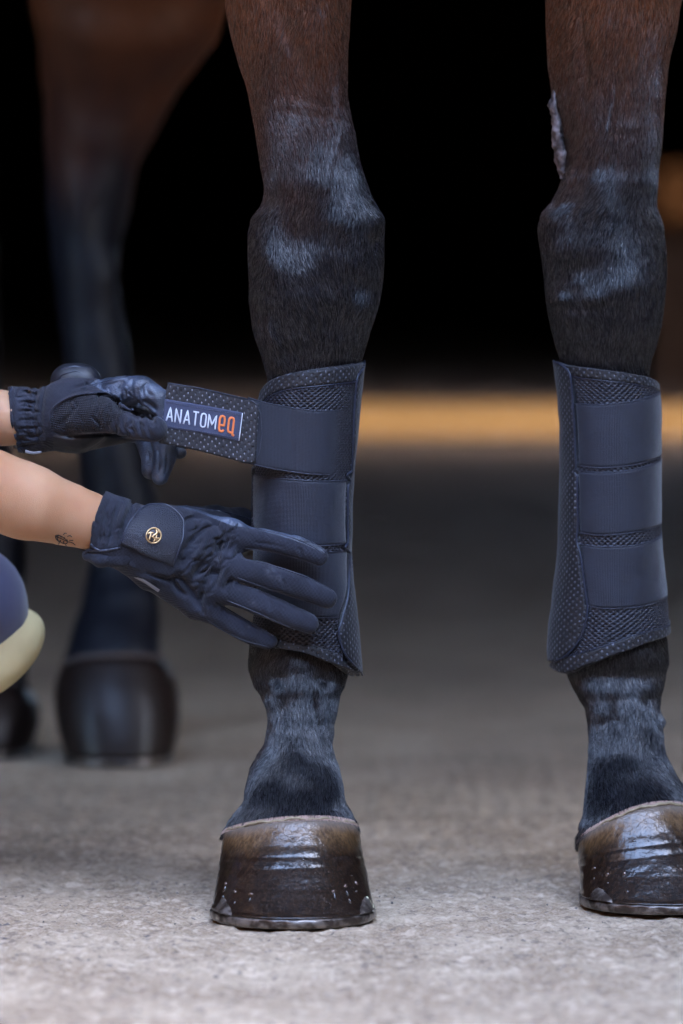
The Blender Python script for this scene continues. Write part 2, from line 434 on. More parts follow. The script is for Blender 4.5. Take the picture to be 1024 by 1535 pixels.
# ground
M = Mat('worn_concrete', (.4, .39, .38), .9, Specular_IOR_Level=.08)
big = M.noise(1.6, 5, (1, 1, 1)); mid = M.noise(9, 5); fine = M.noise(260, 3, rough=.7); agg = M.voronoi(330, out=1)
c = M.mix(mid.ramp(.35, .7), (.30, .218, .142), (.45, .345, .235))
c = M.mix(big.ramp(.48, .72) * .55, c, (.16, .12, .085))
c = M.mix(fine.ramp(.42, .75) * .55, c, (.60, .48, .36))
c = M.mix(fine.ramp(.47, .25) * .6, c, (.13, .11, .095))
c = M.mix(M.noise(120, 2).ramp(.66, .72) * .8, c, (.10, .09, .09))
gr = M.noise(85, 4, rough=.65); c = M.mix(gr.ramp(.52, .64) * .55, c, (.62, .49, .36)); c = M.mix(gr.ramp(.46, .34) * .6, c, (.15, .12, .10))
_, yy_, _ = M.coord('Object'); inward_dim = (yy_ + mid * 1.2 + big * 1.5).ramp(4.6, 8.8)  # floor colour darkens inward, standing in for daylight fading into the barn
c = M.mix(inward_dim, c, M.mix(mid.ramp(.3, .7), (.10, .066, .046), (.145, .098, .07)))
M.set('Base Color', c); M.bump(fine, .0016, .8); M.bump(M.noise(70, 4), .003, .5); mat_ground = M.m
M = Mat('grit', (.10, .085, .075), .8); mat_grit = M.m
M = Mat('pale_sand', (.2, .13, .06), .9, Specular_IOR_Level=0.0); M.bump(M.noise(40, 4), .01, .5)
n = M.noise(3, 4); M.set('Base Color', M.mix(n, (.026, .0145, .0055), (.037, .021, .009))); mat_sand = M.m
M = Mat('barn_earth', (.12, .085, .065), .9, Specular_IOR_Level=.1); n = M.noise(2, 4); M.set('Base Color', M.mix(n.ramp(.3, .7), (.115, .082, .064), (.165, .12, .095))); M.bump(M.noise(40, 3), .01, .5); mat_earth = M.m
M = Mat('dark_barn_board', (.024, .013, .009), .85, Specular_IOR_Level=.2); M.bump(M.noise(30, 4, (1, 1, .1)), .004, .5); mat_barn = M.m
M = Mat('orange_wood', (.06, .024, .006), .8, Specular_IOR_Level=.1); mat_wood = M.m
# ------------------------------------------------------------------ the setting: yard and barn aisle
def axis(dense0, dense1, step, lo, hi, g=1.25):
    a = list(np.arange(dense0, dense1 + step/2, step)); d = step
    while a[-1] < hi: d *= g; a.append(min(a[-1] + d, hi))
    d = step
    while a[0] > lo: d *= g; a.insert(0, max(a[0] - d, lo))
    return np.array(a)
gx = axis(-.36, .42, .0026, -30, 30); gy = axis(3.15, 4.35, .0026, -30, 60)
GX, GY = np.meshgrid(gx, gy)
P = np.stack([GX, GY, 0 * GX], -1)
nearw = sstep(2.6, 3.0, GY) * (1 - sstep(4.4, 5.2, GY)) * (1 - sstep(.45, .9, np.abs(GX)))
P[..., 2] = nearw * (.0013 * fbm(P, 190, 2, 3) + .0024 * fbm(P, 60, 2, 9) + .0010 * noise3(P, 11, 4)) - .0022 * nearw
g = obj('ground', new_mesh('ground', P.reshape(-1, 3), grid_faces(len(gx), len(gy)), mat_ground), kind='structure')
sand = obj('sand_strip', new_mesh('sand_strip', *box(-6, 6, 12.7, 14.4, .002, .012), mat_sand, smooth=False), kind='structure')

# the barn the horse stands in: open gable at y = ROOF_Y, a side door in the right wall that lets the sun onto the sand
ROOF_Y = 3.0
bar = bpy.data.objects.new('barn', None); C.objects.link(bar); bar['label'] = 'dark wooden barn aisle behind the horse, seen only as darkness'; bar['category'] = 'barn'
def wall(name, *b): return obj(name, new_mesh(name, *box(*b), mat_barn, smooth=False), bar)
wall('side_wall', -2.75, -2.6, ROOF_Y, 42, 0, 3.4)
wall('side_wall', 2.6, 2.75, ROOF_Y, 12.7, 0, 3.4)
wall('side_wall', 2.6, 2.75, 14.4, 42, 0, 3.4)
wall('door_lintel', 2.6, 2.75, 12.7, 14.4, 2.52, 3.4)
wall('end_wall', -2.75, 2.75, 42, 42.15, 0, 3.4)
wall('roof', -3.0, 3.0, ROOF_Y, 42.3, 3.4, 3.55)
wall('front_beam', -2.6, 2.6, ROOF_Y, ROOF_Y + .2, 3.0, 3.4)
# unseen walls added left and right to narrow the sky light
for x0, x1, nm, lb in ((-1.75, -1.6, 'shade_wall', 'unseen dark wall added on the left to narrow the sky light'), (1.6, 1.75, 'shade_wall', 'unseen dark wall added on the right to narrow the sky light')):
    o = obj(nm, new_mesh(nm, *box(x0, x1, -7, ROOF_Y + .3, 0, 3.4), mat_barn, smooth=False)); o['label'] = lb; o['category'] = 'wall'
o = obj('shade_wall', new_mesh('shade_wall', *box(-6, 6, -7.2, -7.05, 0, 6.6), mat_barn, smooth=False)); o['label'] = 'unseen tall dark wall added behind the camera to block the low sky'; o['category'] = 'wall'  # added out of view, cuts off sky near the horizon
o = obj('sky_block_wall', new_mesh('sky_block_wall', *box(5.0, 5.2, 6, 22, 0, 2.5), mat_barn, smooth=False)); o['label'] = 'unseen low dark wall added outside the side door to block bright sky'; o['category'] = 'wall'  # added out of view, keeps door skylight off the hind leg
# made-up orange board standing in for a blurred orange spot of light
ck = thing('orange_spot_board', 'made-up orange brown board standing in for a blurred light spot behind the right leg', 'post', (.98, 14.2, 0))
cpos = at(1008, 290, 14.2)
obj('post', new_mesh('post', *box(cpos[0] - .02, cpos[0] + .02, 14.15, 14.19, 0, cpos[2] + .04), mat_barn, smooth=False), ck)
V, f = box(cpos[0] - .055, cpos[0] + .075, 14.10, 14.149, cpos[2] - .075, cpos[2] + .075)
obj('end_board', new_mesh('end_board', V, f, mat_wood, smooth=False), ck)

# loose grit on the concrete
r_ = np.random.RandomState(8); prt = []
for i in range(260):
    y = 3.2 + 1.5 * r_.rand() ** 1.3; x = (r_.rand() * 2 - 1) * .085 * y; s_ = .0005 + .0013 * r_.rand() ** 3
    V = np.array([(1,0,0),(-1,0,0),(0,1,0),(0,-1,0),(0,0,.8),(0,0,-.6)]) * s_ * (.6 + .8 * r_.rand(6))[:, None]; a = r_.rand() * 6
    V = V @ np.array([[math.cos(a), math.sin(a), 0], [-math.sin(a), math.cos(a), 0], [0, 0, 1]]) + [x, y, s_ * .4]
    prt.append((V, [(0,2,4),(2,1,4),(1,3,4),(3,0,4),(2,0,5),(1,2,5),(3,1,5),(0,3,5)]))
V, f = join(prt); obj('grit', new_mesh('grit', V, f, mat_grit, smooth=False), kind='stuff', label='loose dark grit on the concrete', category='grit')
# ------------------------------------------------------------------ lofted limbs
class Loft:
    """rings (py, xl, xr, Yc, rd, n): picture outline at the depth Yc, half depth rd, roundness n"""
    def __init__(s, rings, relief=(), rough=.0004, seed=0, zext=()):
        R = np.array([list(r) for r in rings], float)
        PL = at(R[:, 1], R[:, 0], R[:, 3]); PR = at(R[:, 2], R[:, 0], R[:, 3])
        T = np.stack([PL[:, 2], (PL[:, 0] + PR[:, 0]) / 2, (PR[:, 0] - PL[:, 0]) / 2, R[:, 3], R[:, 4], R[:, 5]], -1)
        if len(zext): T = np.concatenate([T, np.array(zext, float)])      # (z, cx, rx, yc, rd, n)
        s.T = T[np.argsort(T[:, 0])]; s.relief = relief; s.rough = rough; s.seed = seed
    def par(s, z): return [hermite(s.T[:, 0], s.T[:, k], z) for k in range(1, 6)]
    def raw(s, th, z, off=0.0):
        cx, rx, yc, rd, n = s.par(z); e = 2.0 / n
        sn, cs = np.sin(th), np.cos(th)
        x = cx + (rx + off) * np.sign(sn) * np.abs(sn) ** e
        y = yc - (rd + off) * np.sign(cs) * np.abs(cs) ** e
        return np.stack(np.broadcast_arrays(x, y, z), -1)
    def pt(s, th, z, off=0.0):
        P = s.raw(th, z, off)
        if s.relief or s.rough:
            cx, rx, yc, rd, n = s.par(z)
            N = np.stack(np.broadcast_arrays(np.sin(th) / rx, -np.cos(th) / rd, 0 * z), -1); N /= np.linalg.norm(N, axis=-1, keepdims=True)
            px, py = proj(P); a = np.zeros(px.shape)
            for (qx, qy, sx, sy, rot, amp) in s.relief:
                c_, s_ = math.cos(math.radians(rot)), math.sin(math.radians(rot))
                u = (px - qx) * c_ + (py - qy) * s_; v = -(px - qx) * s_ + (py - qy) * c_
                a += (amp * (.22 if sx > 2 * sy else 1.05)) * .001 * np.exp(-(u / sx) ** 2 - (v / sy) ** 2)
            a *= sstep(-.15, .35, np.cos(th))
            a += s.rough * fbm(P, 45, 2, s.seed) + s.rough * 3.6 * noise3(P * np.array([1, 1, .8]), 27, s.seed + 5) * (1 - sstep(.20, .24, z) * (1 - sstep(.36, .40, z)))
            P = P + a[..., None] * N
        return P
    def find(s, px, py):
        """(theta, z) of the front surface point that a pixel looks at"""
        px = np.asarray(px, float); py = np.asarray(py, float)
        Y = np.full(np.broadcast(px, py).shape, s.T[:, 3].mean())
        for _ in range(6):
            P = at(px, py, Y); z = P[..., 2]; cx, rx, yc, rd, n = s.par(z)
            q = np.clip((P[..., 0] - cx) / rx, -1, 1)
            th = np.arcsin(np.sign(q) * np.abs(q) ** (n / 2)); Y = yc - rd * np.maximum(np.cos(th), 0) ** (2 / n)
        return th, z
    def mesh(s, z0, z1, nt_=128, dz=.0022, cap=True):
        n = int((z1 - z0) / dz) + 2; z = np.linspace(z0, z1, n); th = np.arange(nt_) * 2 * math.pi / nt_
        TH, Z = np.meshgrid(th, z); P = s.pt(TH, Z).reshape(-1, 3)
        f = grid_faces(nt_, n, True)
        if cap:
            c0, c1 = P[:nt_].mean(0), P[-nt_:].mean(0); k = len(P); P = np.concatenate([P, [c0, c1]])
            j = np.arange(nt_); jn = (j + 1) % nt_; L = (n - 1) * nt_
            t0 = np.stack([jn, j, np.full(nt_, k), np.full(nt_, k)], -1); t1 = np.stack([L + j, L + jn, np.full(nt_, k + 1), np.full(nt_, k + 1)], -1)
            return P, f, np.concatenate([t0[:, :3], t1[:, :3]])
        return P, f, np.zeros((0, 3), int)

YL, YR = 3.86, 3.925
legL = Loft([
    (0, 337, 525, YL + .01, .062, 2.1), (60, 350, 521, YL + .01, .058, 2.1), (100, 361, 520, YL + .01, .055, 2.1), (150, 372, 522, YL + .008, .051, 2.1),
    (200, 382, 532, YL + 0.004, 0.0485, 2.1), (250, 391, 543, YL + 0.002, 0.0475, 2.15), (285, 396, 555, YL + 0, 0.047, 2.2), (308, 391, 565, YL + 0, 0.0472, 2.25),
    (328, 380, 575, YL + 0, 0.0476, 2.3), (350, 375.5, 575.5, YL + 0, 0.048, 2.3), (400, 373, 574, YL + 0, 0.049, 2.3), (440, 373, 569, YL + 0, 0.048, 2.3),
    (470, 376, 562, YL + 0, 0.0455, 2.2), (500, 382, 553, YL + 0, 0.042, 2.1), (530, 392, 544, YL, .038, 2.0), (560, 400, 535, YL, .036, 2.0),
    (610, 404, 522, YL, .034, 2.0), (700, 404, 514, YL, .033, 2.0), (800, 402, 512, YL, .033, 2.0), (880, 396, 514, YL, .034, 2.0), (930, 385, 518, YL, .037, 2.0),
    (965, 377, 521, YL, .040, 2.1), (995, 375, 521, YL, .041, 2.1), (1020, 379, 517, YL + -0.003, 0.042, 2.1), (1040, 388, 510, YL + -0.008, 0.039, 2.1), (1062, 397, 505, YL + -0.014, 0.036, 2.1),
    (1088, 400.5, 499, YL + -0.021, 0.034, 2.1), (1110, 398, 497, YL + -0.028, 0.034, 2.1), (1128, 390, 500, YL + -0.033, 0.035, 2.1), (1150, 378, 507, YL + -0.04, 0.038, 2.1),
    (1175, 371, 512, YL + -0.048, 0.042, 2.1), (1200, 366, 518, YL + -0.055, 0.047, 2.1), (1216, 356, 526, YL + -0.059, 0.05, 2.15), (1232, 345, 533, YL + -0.063, 0.052, 2.2), (1246, 338, 535, YL + -0.066, 0.053, 2.2), (1280, 336, 534, YL + -0.07, 0.053, 2.2)],
  relief=[(437, 60, 15, 70, -22, -2.6), (470, 40, 22, 90, -10, 2.5), (502, 120, 5, 110, -3, 1.6), (400, 120, 18, 120, -8, 1.8), (462, 160, 50, 5, 8, 1.0), (462, 172, 50, 6, 8, -1.0),
    (512, 200, 6, 60, -14, 1.6), (500, 235, 5, 40, 12, 1.2), (515, 252, 16, 6, 30, -1.5), (480, 270, 26, 40, 0, 2.0),
    (560, 330, 16, 22, 0, 3.0), (566, 362, 7, 14, 10, -2.6), (445, 360, 30, 26, 0, -3.0), (515, 330, 30, 30, 20, 3.0), (500, 385, 40, 12, 15, 1.8), (415, 400, 22, 40, 0, 3.0), (470, 425, 50, 10, -8, -2.2),
    (545, 432, 16, 20, 0, -1.8), (552, 456, 16, 16, 0, 1.2), (500, 450, 34, 14, -10, 3.0), (430, 470, 40, 14, 10, 2.0), (480, 490, 50, 12, 0, -2.0), (415, 520, 6, 50, -14, 2.6), (429, 520, 6, 44, -12, -2.4), (500, 525, 30, 24, 0, 1.8),
    (398, 1003, 13, 20, 10, 2.6), (412, 1016, 12, 12, 0, -3.2), (396, 1036, 8, 12, 0, -1.5), (500, 1010, 14, 16, 0, 2.2), (490, 1018, 14, 9, 10, -3.0), (450, 1000, 26, 26, 0, 2.2),
    (424, 1060, 8, 20, 5, -2.8), (475, 1062, 4.5, 22, -6, -3.0), (483, 1092, 6, 16, 5, -2.2), (450, 1080, 16, 40, 0, 1.6), (408, 1110, 7, 22, 0, -1.6), (492, 1118, 6, 10, 0, 1.4), (440, 1145, 30, 22, 0, 2.2),
    (460, 1182, 26, 8, 4, -2.4), (400, 1190, 22, 22, -30, 1.6), (450, 1210, 70, 8, -3, -1.5), (500, 1190, 12, 26, 15, 1.8)],
  zext=[(.80, -.040, .066, YL + .02, .080, 2.1), (.95, -.02, .085, YL + .05, .11, 2.1), (1.05, .0, .10, YL + .08, .13, 2.1)], seed=2)
legR = Loft([
    (0, 817, 1021, YR + .01, .062, 2.1), (50, 820, 1012, YR + .01, .059, 2.1), (100, 824, 1003, YR + .01, .056, 2.1), (150, 832, 998, YR + .008, .052, 2.1),
    (200, 843, 994, YR + 0.004, 0.0485, 2.1), (250, 845, 989, YR + 0.002, 0.0475, 2.15), (275, 840, 987.5, YR + 0, 0.047, 2.2), (300, 829, 987, YR + 0, 0.0472, 2.2), (322, 814, 990, YR + 0, 0.0476, 2.3),
    (342, 809.5, 994, YR + 0, 0.048, 2.3), (380, 813, 996, YR + 0, 0.049, 2.3), (420, 817, 996, YR + 0, 0.049, 2.3), (450, 818.5, 994.5, YR + 0, 0.0475, 2.25), (480, 823, 990.5, YR + 0, 0.045, 2.2),
    (510, 831, 983.5, YR + 0, 0.041, 2.1), (540, 840, 975, YR, .037, 2.0), (570, 848, 972, YR, .035, 2.0), (620, 856, 970, YR, .034, 2.0), (800, 858, 972, YR, .033, 2.0),
    (880, 853, 980, YR, .034, 2.0), (930, 848, 993, YR, .038, 2.05), (960, 845, 998, YR, .041, 2.1), (985, 846, 999, YR, .042, 2.1), (1005, 850, 996, YR, .041, 2.1), (1022, 856, 993, YR + -0.003, 0.041, 2.1), (1042, 866, 988.5, YR + -0.008, 0.038, 2.1),
    (1062, 876, 986.5, YR + -0.014, 0.036, 2.1), (1080, 881, 989, YR + -0.019, 0.034, 2.1), (1100, 884, 992, YR + -0.025, 0.034, 2.1), (1125, 884, 997, YR + -0.032, 0.035, 2.1), (1150, 882, 1008, YR + -0.04, 0.038, 2.1),
    (1175, 880.5, 1022, YR + -0.048, 0.043, 2.1), (1200, 879, 1040, YR + -0.056, 0.049, 2.15), (1220, 877, 1062, YR + -0.062, 0.053, 2.2), (1240, 871, 1085, YR + -0.066, 0.055, 2.25), (1290, 868, 1090, YR + -0.07, 0.056, 2.25)],
  relief=[(872, 60, 8, 80, -4, -3.0), (905, 50, 14, 100, 6, 3.0), (945, 60, 20, 110, -4, 3.0), (921, 140, 6, 60, 6, 2.4), (912, 155, 4, 50, 8, -1.8), (925, 190, 55, 7, -5, 1.2), (925, 200, 55, 8, -5, -1.2), (985, 160, 6, 60, 0, 2.0),
    (860, 270, 6, 60, 25, 2.2), (872, 285, 6, 50, 25, -2.0), (900, 290, 30, 34, 0, 2.4), (832, 330, 16, 20, 0, 2.6), (945, 340, 26, 60, 0, -3.2), (850, 372, 26, 26, 0, 2.4), (868, 402, 24, 14, -20, -2.2), (840, 420, 18, 8, 0, -2.2),
    (845, 447, 16, 9, 0, 2.6), (895, 445, 20, 12, 0, 2.2), (880, 462, 60, 7, 5, -2.4), (930, 430, 34, 24, -30, 3.0), (900, 475, 50, 10, 4, 2.2), (860, 505, 22, 10, 0, 1.6), (900, 525, 40, 9, 6, -2.0), (965, 400, 20, 60, 0, -1.5),
    (890, 1012, 26, 12, -12, -3.2), (870, 990, 20, 14, -10, 2.0), (945, 1020, 9, 26, 0, -2.2), (962, 980, 22, 26, 0, 2.4), (921, 1075, 8, 22, 0, -3.4), (900, 1060, 9, 30, 0, 1.8), (971, 1056, 4, 16, 0, -2.8), (989, 1078, 5, 9, 0, 2.6),
    (950, 1090, 14, 40, 0, 1.8), (898, 1130, 8, 30, 4, -1.8), (940, 1150, 30, 24, 0, 2.0), (975, 1170, 34, 10, 14, -1.4), (960, 1198, 40, 12, 0, -2.6), (1000, 1180, 16, 30, -25, 1.8), (905, 1190, 10, 26, 8, 1.2)],
  zext=[(.80, .222, .072, YR + .02, .080, 2.1), (.95, .21, .09, YR + .05, .11, 2.1), (1.05, .19, .10, YR + .08, .13, 2.1)], seed=5)
YH, YG = 4.95, 5.02
hindA = Loft([
    (0, 42, 346, YH + .02, .10, 2.0), (60, 55, 322, YH + .02, .09, 2.0), (110, 62, 285, YH + .03, .08, 2.0), (150, 66, 258, YH + .04, .073, 2.0), (200, 68, 230, YH + .05, .068, 2.0), (250, 68, 208, YH + .055, .066, 2.1), (300, 70, 196, YH + .055, .064, 2.1),
    (350, 76, 186, YH + .05, .058, 2.1), (400, 84, 181, YH + .035, .047, 2.1), (450, 90, 184, YH + .03, .040, 2.1), (520, 96, 194, YH + .02, .036, 2.1), (600, 104, 204, YH + .01, .036, 2.1), (700, 120, 222, YH, .036, 2.0), (760, 126, 238, YH, .038, 2.0), (800, 130, 240, YH, .040, 2.0),
    (850, 130, 232, YH - .01, .034, 2.1), (900, 122, 234, YH - .03, .034, 2.1), (940, 112, 240, YH - .045, .044, 2.1), (975, 104, 243, YH - .055, .050, 2.2), (995, 98, 246, YH - .058, .052, 2.2)],
  relief=[(150, 210, 30, 30, 0, 4), (120, 330, 14, 50, 0, 4)], rough=.001, zext=[(.80, -.20, .13, YH + .05, .14, 2), (.98, -.2, .15, YH + .12, .2, 2), (1.1, -.18, .15, YH + .15, .22, 2)], seed=8)
hindB = Loft([
    (0, -150, -10, YG + .02, .10, 2.0), (150, -120, -10, YG + .04, .073, 2.0), (250, -100, -10, YG + .055, .066, 2.1), (350, -92, -8, YG + .05, .058, 2.1), (450, -85, -6, YG + .03, .040, 2.1), (600, -80, 2, YG + .01, .036, 2.1), (700, -76, 20, YG, .036, 2.0), (800, -72, 42, YG, .040, 2.0),
    (860, -70, 36, YG - .01, .034, 2.1), (930, -80, 36, YG - .035, .040, 2.1), (1000, -95, 40, YG - .055, .050, 2.2), (1040, -100, 38, YG - .058, .052, 2.2)],
  rough=.001, zext=[(.80, -.42, .11, YG + .05, .14, 2), (.98, -.40, .13, YG + .12, .2, 2), (1.1, -.36, .14, YG + .15, .22, 2)], seed=9)
# trunk of the horse, above the picture
class Trunk:
    rows = [(3.62, .06, .04, .05, 1.12), (3.68, .07, .15, .20, 1.13), (3.85, .07, .235, .33, 1.16), (4.15, .02, .26, .34, 1.17), (4.5, -.09, .285, .33, 1.18), (4.8, -.17, .27, .30, 1.22), (5.05, -.25, .26, .31, 1.22), (5.3, -.31, .20, .24, 1.20), (5.42, -.33, .06, .08, 1.18)]
R = np.array(Trunk.rows); yy = np.linspace(3.62, 5.42, 60); th = np.arange(64) * 2 * math.pi / 64
TH, YY = np.meshgrid(th, yy)
tx = hermite(R[:, 0], R[:, 1], YY) + hermite(R[:, 0], R[:, 2], YY) * np.sin(TH); tz = hermite(R[:, 0], R[:, 4], YY) - hermite(R[:, 0], R[:, 3], YY) * np.cos(TH)
TV = np.stack([tx, YY, tz], -1).reshape(-1, 3); TF = grid_faces(64, 60, True)

horse = thing('horse', 'dark bay horse with black lower legs standing in a barn entrance', 'horse', (.02, 4.2, 0))
zc = {}
allV, allF, o_ = [], [], 0
allT = []
def Z(px, py, Y): return float(at(px, py, Y)[2])
TOPS = {id(legL): (Z(336, 1248, YL - .065), Z(450, 1229, YL - .117), Z(535, 1238, YL - .065)), id(legR): (Z(867, 1260, YR - .065), Z(985, 1213, YR - .120), Z(1090, 1225, YR - .065)),
        id(hindA): (Z(98, 995, YH - .05), Z(160, 982, YH - .1), Z(246, 990, YH - .05)), id(hindB): (Z(-98, 1030, YG - .05), Z(-20, 1020, YG - .1), Z(46, 1030, YG - .05))}
def topz_of(L, th):
    zl_, zf_, zr_ = TOPS[id(L)]; m_ = (zl_ + zr_) / 2
    return m_ + (zf_ - m_) * np.cos(th) + (zr_ - zl_) / 2 * np.sin(th)
def add_body(V, f, t):
    global o_
    allV.append(V); allF.append(f + o_); allT.append(t + o_); o_ += len(V)
zL = [L.T[:, 0].min() for L in (legL, legR, hindA, hindB)]
for L, nt_, dz in ((legL, 144, .0022), (legR, 144, .0022), (hindA, 72, .006), (hindB, 72, .006)):
    z0 = L.T[:, 0].min(); V, f, t = L.mesh(z0, 1.04, nt_, dz)
    thv = np.tile(np.arange(nt_) * 2 * math.pi / nt_, (len(V) - 2) // nt_); tz_ = topz_of(L, thv); q = L.raw(thv, tz_, .0002)
    m_ = V[:-2, 2] < tz_; cc = q.mean(0); W = V[:-2]; W[m_, :2] = (cc + (q - cc) * .93)[m_, :2]; V[:-2] = W; add_body(V, f, t)
n = 64; k = len(TV)
TV = np.concatenate([TV, [TV[:n].mean(0), TV[-n:].mean(0)]]); j = np.arange(n); jn = (j + 1) % n; Lr = 59 * n
add_body(TV, TF, np.concatenate([np.stack([jn, j, np.full(n, k)], -1), np.stack([Lr + j, Lr + jn, np.full(n, k + 1)], -1)]))
V = np.concatenate(allV); Q = np.concatenate(allF); T3 = np.concatenate(allT)
T4 = [tuple(t) for t in T3]
me = new_mesh('body', V, [tuple(q) for q in Q.tolist()] + T4, mat_coat)
obj('body', me, horse)

# ------------------------------------------------------------------ coat hair as real strands
def strands(name, P0, D, length, radius, mat, N=None, lift=.12, npt=3, bend=0.0):
    """short strands from P0 along D (unit), lifted off the skin along N"""
    m = len(P0); t = np.linspace(0, 1, npt)[None, :, None]
    L = np.broadcast_to(length, (m,))[:, None, None]
    pts = P0[:, None] + D[:, None] * t * L
    if N is not None: pts = pts + N[:, None] * (lift * L * t * (1.15 - .35 * t)) if bend == 0 else pts + N[:, None] * L * lift * t
    hc = bpy.data.hair_curves.new(name); hc.add_curves([npt] * m)
    hc.position_data.foreach_set('vector', pts.astype(np.float32).ravel())
    rad = hc.attributes.get('radius') or hc.attributes.new('radius', 'FLOAT', 'POINT')
    r = np.broadcast_to(radius * np.array([1.0] + [.85] * (npt - 2) + [.25])[None], (m, npt))
    rad.data.foreach_set('value', r.astype(np.float32).ravel())
    hc.materials.append(mat)
    return hc
def leg_hair(L, z0, z1, m, seed, thmax=115, len0=.0050, rad=.00013):
    r = np.random.RandomState(seed)
    z = z0 + (z1 - z0) * r.rand(m); th = np.radians((r.rand(m) * 2 - 1) * thmax)
    e = 1e-3
    P = L.pt(th, z); Pt = L.pt(th + .01, z); Pz = L.pt(th, z - e)
    a = Pt - P; b = Pz - P; N = np.cross(a, b); N /= np.linalg.norm(N, axis=1)[:, None]
    cx, rx, yc, rd, n_ = L.par(z); out = np.stack([np.sin(th), -np.cos(th), 0 * th], -1)
    N *= np.sign((N * out).sum(1))[:, None]
    down = b / np.linalg.norm(b, axis=1)[:, None]; side = a / np.linalg.norm(a, axis=1)[:, None]
    sw = .40 * fbm(P, 22, 2, seed + 3) + .08 * r.randn(m) + .25 * th / 1.5
    D = down + side * sw[:, None]; D /= np.linalg.norm(D, axis=1)[:, None]
    keep = z > topz_of(L, th) + .004
    return P[keep], D[keep], N[keep], (len0 * (.7 + .6 * r.rand(m)))[keep]
ztop = float(at(0, -30, YL)[2])
zb1 = float(at(0, 600, YL)[2]); zb2 = float(at(0, 955, YL)[2])
def bottomz(L): return L.T[:, 0].min() + .012
hp = []
for L, sd_ in ((legL, 11), (legR, 12)):
    hp.append(leg_hair(L, ztop, .95, 50000, sd_ + 7, thmax=150, len0=.009))
    hp.append(leg_hair(L, zb1, ztop, 90000, sd_)); hp.append(leg_hair(L, bottomz(L), zb2, 60000, sd_ + 20, len0=.0058))
P0, D0, N0, L0 = [np.concatenate([h[i] for h in hp]) for i in range(4)]
obj('coat_hair', strands('coat_hair', P0, D0, L0, .000125, mat_hair, N0, lift=.15), horse, kind='stuff')

# ------------------------------------------------------------------ hooves
def hoof(L, bot, tops, seed, matl, hi=True, flare=1.02, xshift=0.0):
    """bot = (cx, cy, rx, ry_front, ry_back) of the ground ring; the top ring is the coronet of loft L"""
    z0 = L.T[:, 0].min(); nth = 200 if hi else 64; nv = 110 if hi else 24
    th = np.arange(nth) * 2 * math.pi / nth; tt = np.linspace(0, 1, nv)
    cx, cy, rx, ryf, ryb = bot
    _, rxt, yct, rdt, nn = [float(q) for q in L.par(np.array(z0 + .018))]; cxt = float(L.par(np.array(z0 + .018))[0])
    sn, cs = np.sin(th), np.cos(th)
    e = 2 / 2.25
    topz = topz_of(L, th)
    tp_ = L.raw(th, topz, .0016); topx, topy = tp_[:, 0], tp_[:, 1]
    if not hi: rx, ryf, ryb = rx * .84, ryf * .9, ryb * .9
    botx = cx + rx * np.sign(sn) * np.abs(sn) ** e; boty = cy - np.where(cs > 0, ryf, ryb) * np.sign(cs) * np.abs(cs) ** e
    zbot = .0083
    TT, TH = np.meshgrid(tt, th, indexing='ij')
    fr = TT + .06 * np.sin(TT * math.pi) * -1
    X = topx + (botx - topx) * fr; Y = topy + (boty - topy) * fr; Z = topz + (zbot - topz) * TT
    P = np.stack([X, Y, Z], -1)
    N = np.stack([np.broadcast_to(sn, X.shape), np.broadcast_to(-cs, X.shape), .45 + 0 * X], -1); N /= np.linalg.norm(N, axis=-1, keepdims=True)
    rng = np.random.RandomState(seed)
    ring = sum(a * np.exp(-((TT - c_ - .012 * np.sin(TH * 2 + ph)) / w_) ** 2) for a, c_, w_, ph in ((.55, .05, .05, 0), (-.18, .27, .03, 1), (.2, .34, .04, 2), (-.28, .385, .02, 1.2), (.25, .43, .03, .6), (-.3, .50, .02, 2), (.25, .60, .04, .4), (-.2, .72, .02, 0)))
    A = .001 * ring + .00035 * fbm(P * np.array([1, 1, .25]), 130, 3, seed) + .0006 * fbm(P, 32, 2, seed + 2)
    A = A * .75 * (.3 + .7 * np.sin(np.clip(TT, 0, 1) * math.pi) ** .4)
    # shallow rolled lip just above the shoe and softened top rim
    A = A - .0022 * np.exp(-(TT / .018) ** 2) + .0008 * np.exp(-((TT - .985) / .02) ** 2) * (rng.rand() + .3)
    if not hi: A = A + .012 * np.sin(TT * math.pi) ** .8
    P = P + A[..., None] * N
    V = P.reshape(-1, 3); f = grid_faces(nth, nv, True, True)
    uv = np.stack([TH / math.pi * 1.0, TT], -1).reshape(-1, 2)
    k = len(V); V = np.concatenate([V, [[cxt, yct, float(topz.mean())], [cx, cy, zbot]]]); uv = np.concatenate([uv, [[0, 0], [0, 1]]])
    ff = [tuple(q) for q in f.tolist()] + [(i, (i + 1) % nth, k) for i in range(nth)] + [((nv-1)*nth + (i + 1) % nth, (nv-1)*nth + i, k + 1) for i in range(nth)]
    h = obj('hoof', new_mesh('hoof', V, ff, matl, uv=uv), horse)
    def wall(thd, t, off=0.0):
        i = (thd % 360) / 360 * nth; j = t * (nv - 1); a, b = int(round(i)) % nth, int(round(j)); return P[b, a] + N[b, a] * off, N[b, a]
    return h, wall, (topx, topy, topz), (botx, boty)
z0L = legL.T[:, 0].min(); z0R = legR.T[:, 0].min()
def mid(a, b, py, Y): p = at(a, py, Y); q = at(b, py, Y); return (p[0] + q[0]) / 2, (q[0] - p[0]) / 2
cxl, rxl = mid(318.5, 561, 1352, YL - .11); cyl = YL - .115
cxr, rxr = mid(871, 1128, 1340, YR - .11); cyr = YR - .105
def Z(px, py, Y): return float(at(px, py, Y)[2])
hoofL, wallL, topL, botL = hoof(legL, (cxl, cyl, rxl, .068, .062), (Z(336, 1248, YL - .065), Z(450, 1229, YL - .117), Z(535, 1238, YL - .065)), 3, mat_hoof)
